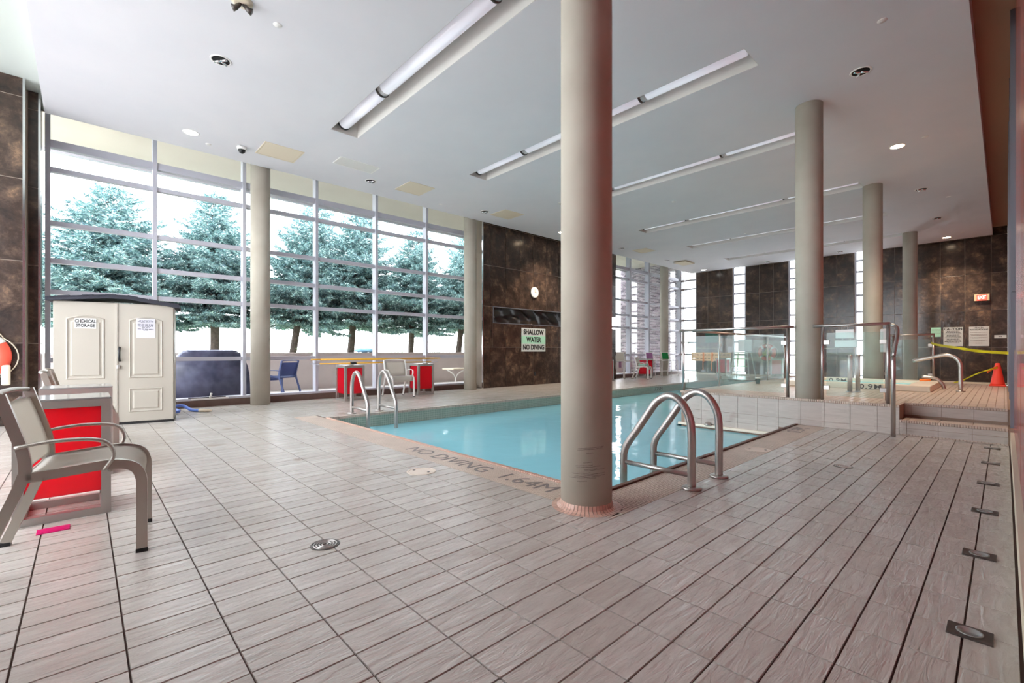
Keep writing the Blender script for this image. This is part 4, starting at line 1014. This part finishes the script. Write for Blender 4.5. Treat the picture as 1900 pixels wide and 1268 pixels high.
def buoy(label, m4, R=.29, r=.085, rope=True):
    t = thing('ring_buoy', label, 'ring buoy'); t.matrix_world = m4
    b_ = B(); torus(b_, R, r, 48, 16, .75); finish('ring', b_, M_ring, t, True)
    for k in range(4):
        b_ = B(); torus(b_, R, r*1.04, 6, 16, .75, k*PI/2-.13+.7, k*PI/2+.13+.7); finish('band', b_, M_white, t, True)
    P = []
    for k in range(41):
        a = 2*PI*k/40; P.append(((R+r+.012+.05*abs(math.sin(2*a)))*math.cos(a+.7), (R+r+.012+.05*abs(math.sin(2*a)))*math.sin(a+.7), 0))
    b_ = B(); sweep(b_, P, .007, 6); finish('rope', b_, M_beigep, t, True)
    rn = random.Random(9); P = [(rn.uniform(-.17, .17), rn.uniform(-.2, .17), .05+rn.uniform(-.03, .04)) for _ in range(26)]
    b_ = B(); sweep(b_, curve(P, 5), .009, 6); finish('coiled_line', b_, M_orange if rope else M_yellow, t, True)
    return t
buoy('orange ring buoy on the far dark wall behind the glass railing', frame_m((-6.68, FW-.08, 1.0), (1, 0, 0), (0, 0, 1)), .27, .075, False)
t = buoy('large orange-red ring buoy with coiled orange line at the left edge of the photo', frame_m((-9.42, -1.10, .98), (0, 1, 0), (0, 0, 1)), .28, .09)
bx('throw_bag', .27, .36, -.40, -.12, .02, .07, M_beigep, t, .02)
t = thing('lifeguard_chair', 'tall white lifeguard chair at the far end of the pool', 'chair', (-7.0, 18.9, .002))
for sx in (-1, 1):
    for sy in (-1, 1): b_ = B(); sweep(b_, [(sx*.36, sy*.34, 0), (sx*.24, sy*.2, 1.0)], .022, 8); finish('leg', b_, M_white, t, True)
bx('seat', -.26, .26, -.22, .24, .98, 1.02, M_white, t, .01); bx('backrest', -.26, .26, .2, .24, 1.05, 1.5, M_white, t, .01)
bx('footboard', -.28, .28, -.42, -.24, .45, .48, M_lgreen, t)
for z in (.25, .75): b_ = B(); sweep(b_, [(-.32, -.3+z*.1, z), (.32, -.3+z*.1, z)], .016, 8); finish('rung', b_, M_white, t, True)
cube_table('red cube table by the far wall under the rescue board', (-8.25, 20.1, .002)); cube_table('red cube table by the far wall under the ring buoy', (-6.1, 20.1, .002))
t = thing('paper_cup', 'dark green cup standing on the platform behind the glass', 'cup', (-3.5, 10.25, PZ+.002))
b_ = B(); lathe(b_, [(.036, 0), (.05, .115), (.047, .115), (.034, .006), (0, .006)], 24); finish('cup_body', b_, M_cup, t, True); b_ = B(); lathe(b_, [(.052, .112), (.052, .125), (.045, .13), (0, .13)], 24); finish('lid', b_, M_white, t, True)

# ------------------------------------------------------------------ floor fittings
for k, y in enumerate([2.40, 3.36, 4.29, 5.22, 6.19, 7.16]):
    w = ['nearest the camera', 'second from the camera', 'third from the camera', 'fourth from the camera', 'fifth from the camera', 'farthest, before the steps'][k]
    t = thing('floor_lamp', 'small rectangular steel floor lamp along the right wall, ' + w, 'floor lamp', (-.088, y, .002), 0, 'floor lamps along the right wall')
    b_ = B(); n = 24
    box(b_, -.062, .062, -.052, .052, -.003, .007, 0, .002); finish('plate', b_, M_drain, t)
    b_ = B(); lathe(b_, [(.038, .007), (.038, .0095), (.031, .0095), (.03, .0075), (0, .0075)], 28); finish('lens', b_, M_floorglass, t, True)
def drain(x, y, label, m, r=.075, rings=True):
    t = thing('floor_drain', label, 'drain', (x, y, .002), 0)
    b_ = B(); lathe(b_, [(r, 0), (r, .003), (r*.9, .004), (r*.88, .001), (0, .001)], 32); finish('rim', b_, m, t)
    if rings:
        for rr in (.2, .4, .6, .78): b_ = B(); torus(b_, r*rr, r*.055, 28, 6); o = finish('grate_ring', b_, M_steel, t, True); o.location = (0, 0, .002)
    else:
        for s in (-1, 1): b_ = B(); lathe(b_, [(.012, .004), (.012, .006), (0, .006)], 12, (s*r*.55, s*.03, 0)); finish('screw', b_, M_drain, t)
drain(-2.508, .955, 'round slotted floor drain in the foreground tiles', M_drain)
drain(-1.0, 5.05, 'round dark floor drain between the ladder and the steps', M_drain, .075)
drain(-3.465, 2.15, 'pale round cover beside the NO DIVING lettering', M_drainl, .125, False)
drain(-1.79, 5.24, 'pale round skimmer cover in the mosaic strip past the ladder', M_drainl, .125, False)
t = thing('floor_lamp', 'magenta rectangular floor lamp under the foreground armchair', 'floor lamp', (-3.80, -.13, .002)); bx('plate', -.05, .05, -.07, .07, -.003, .005, M_magenta, t, .002); bx('lens', -.03, .03, -.05, .05, .005, .006, M_magenta, t)  # plate and lens simply coloured magenta
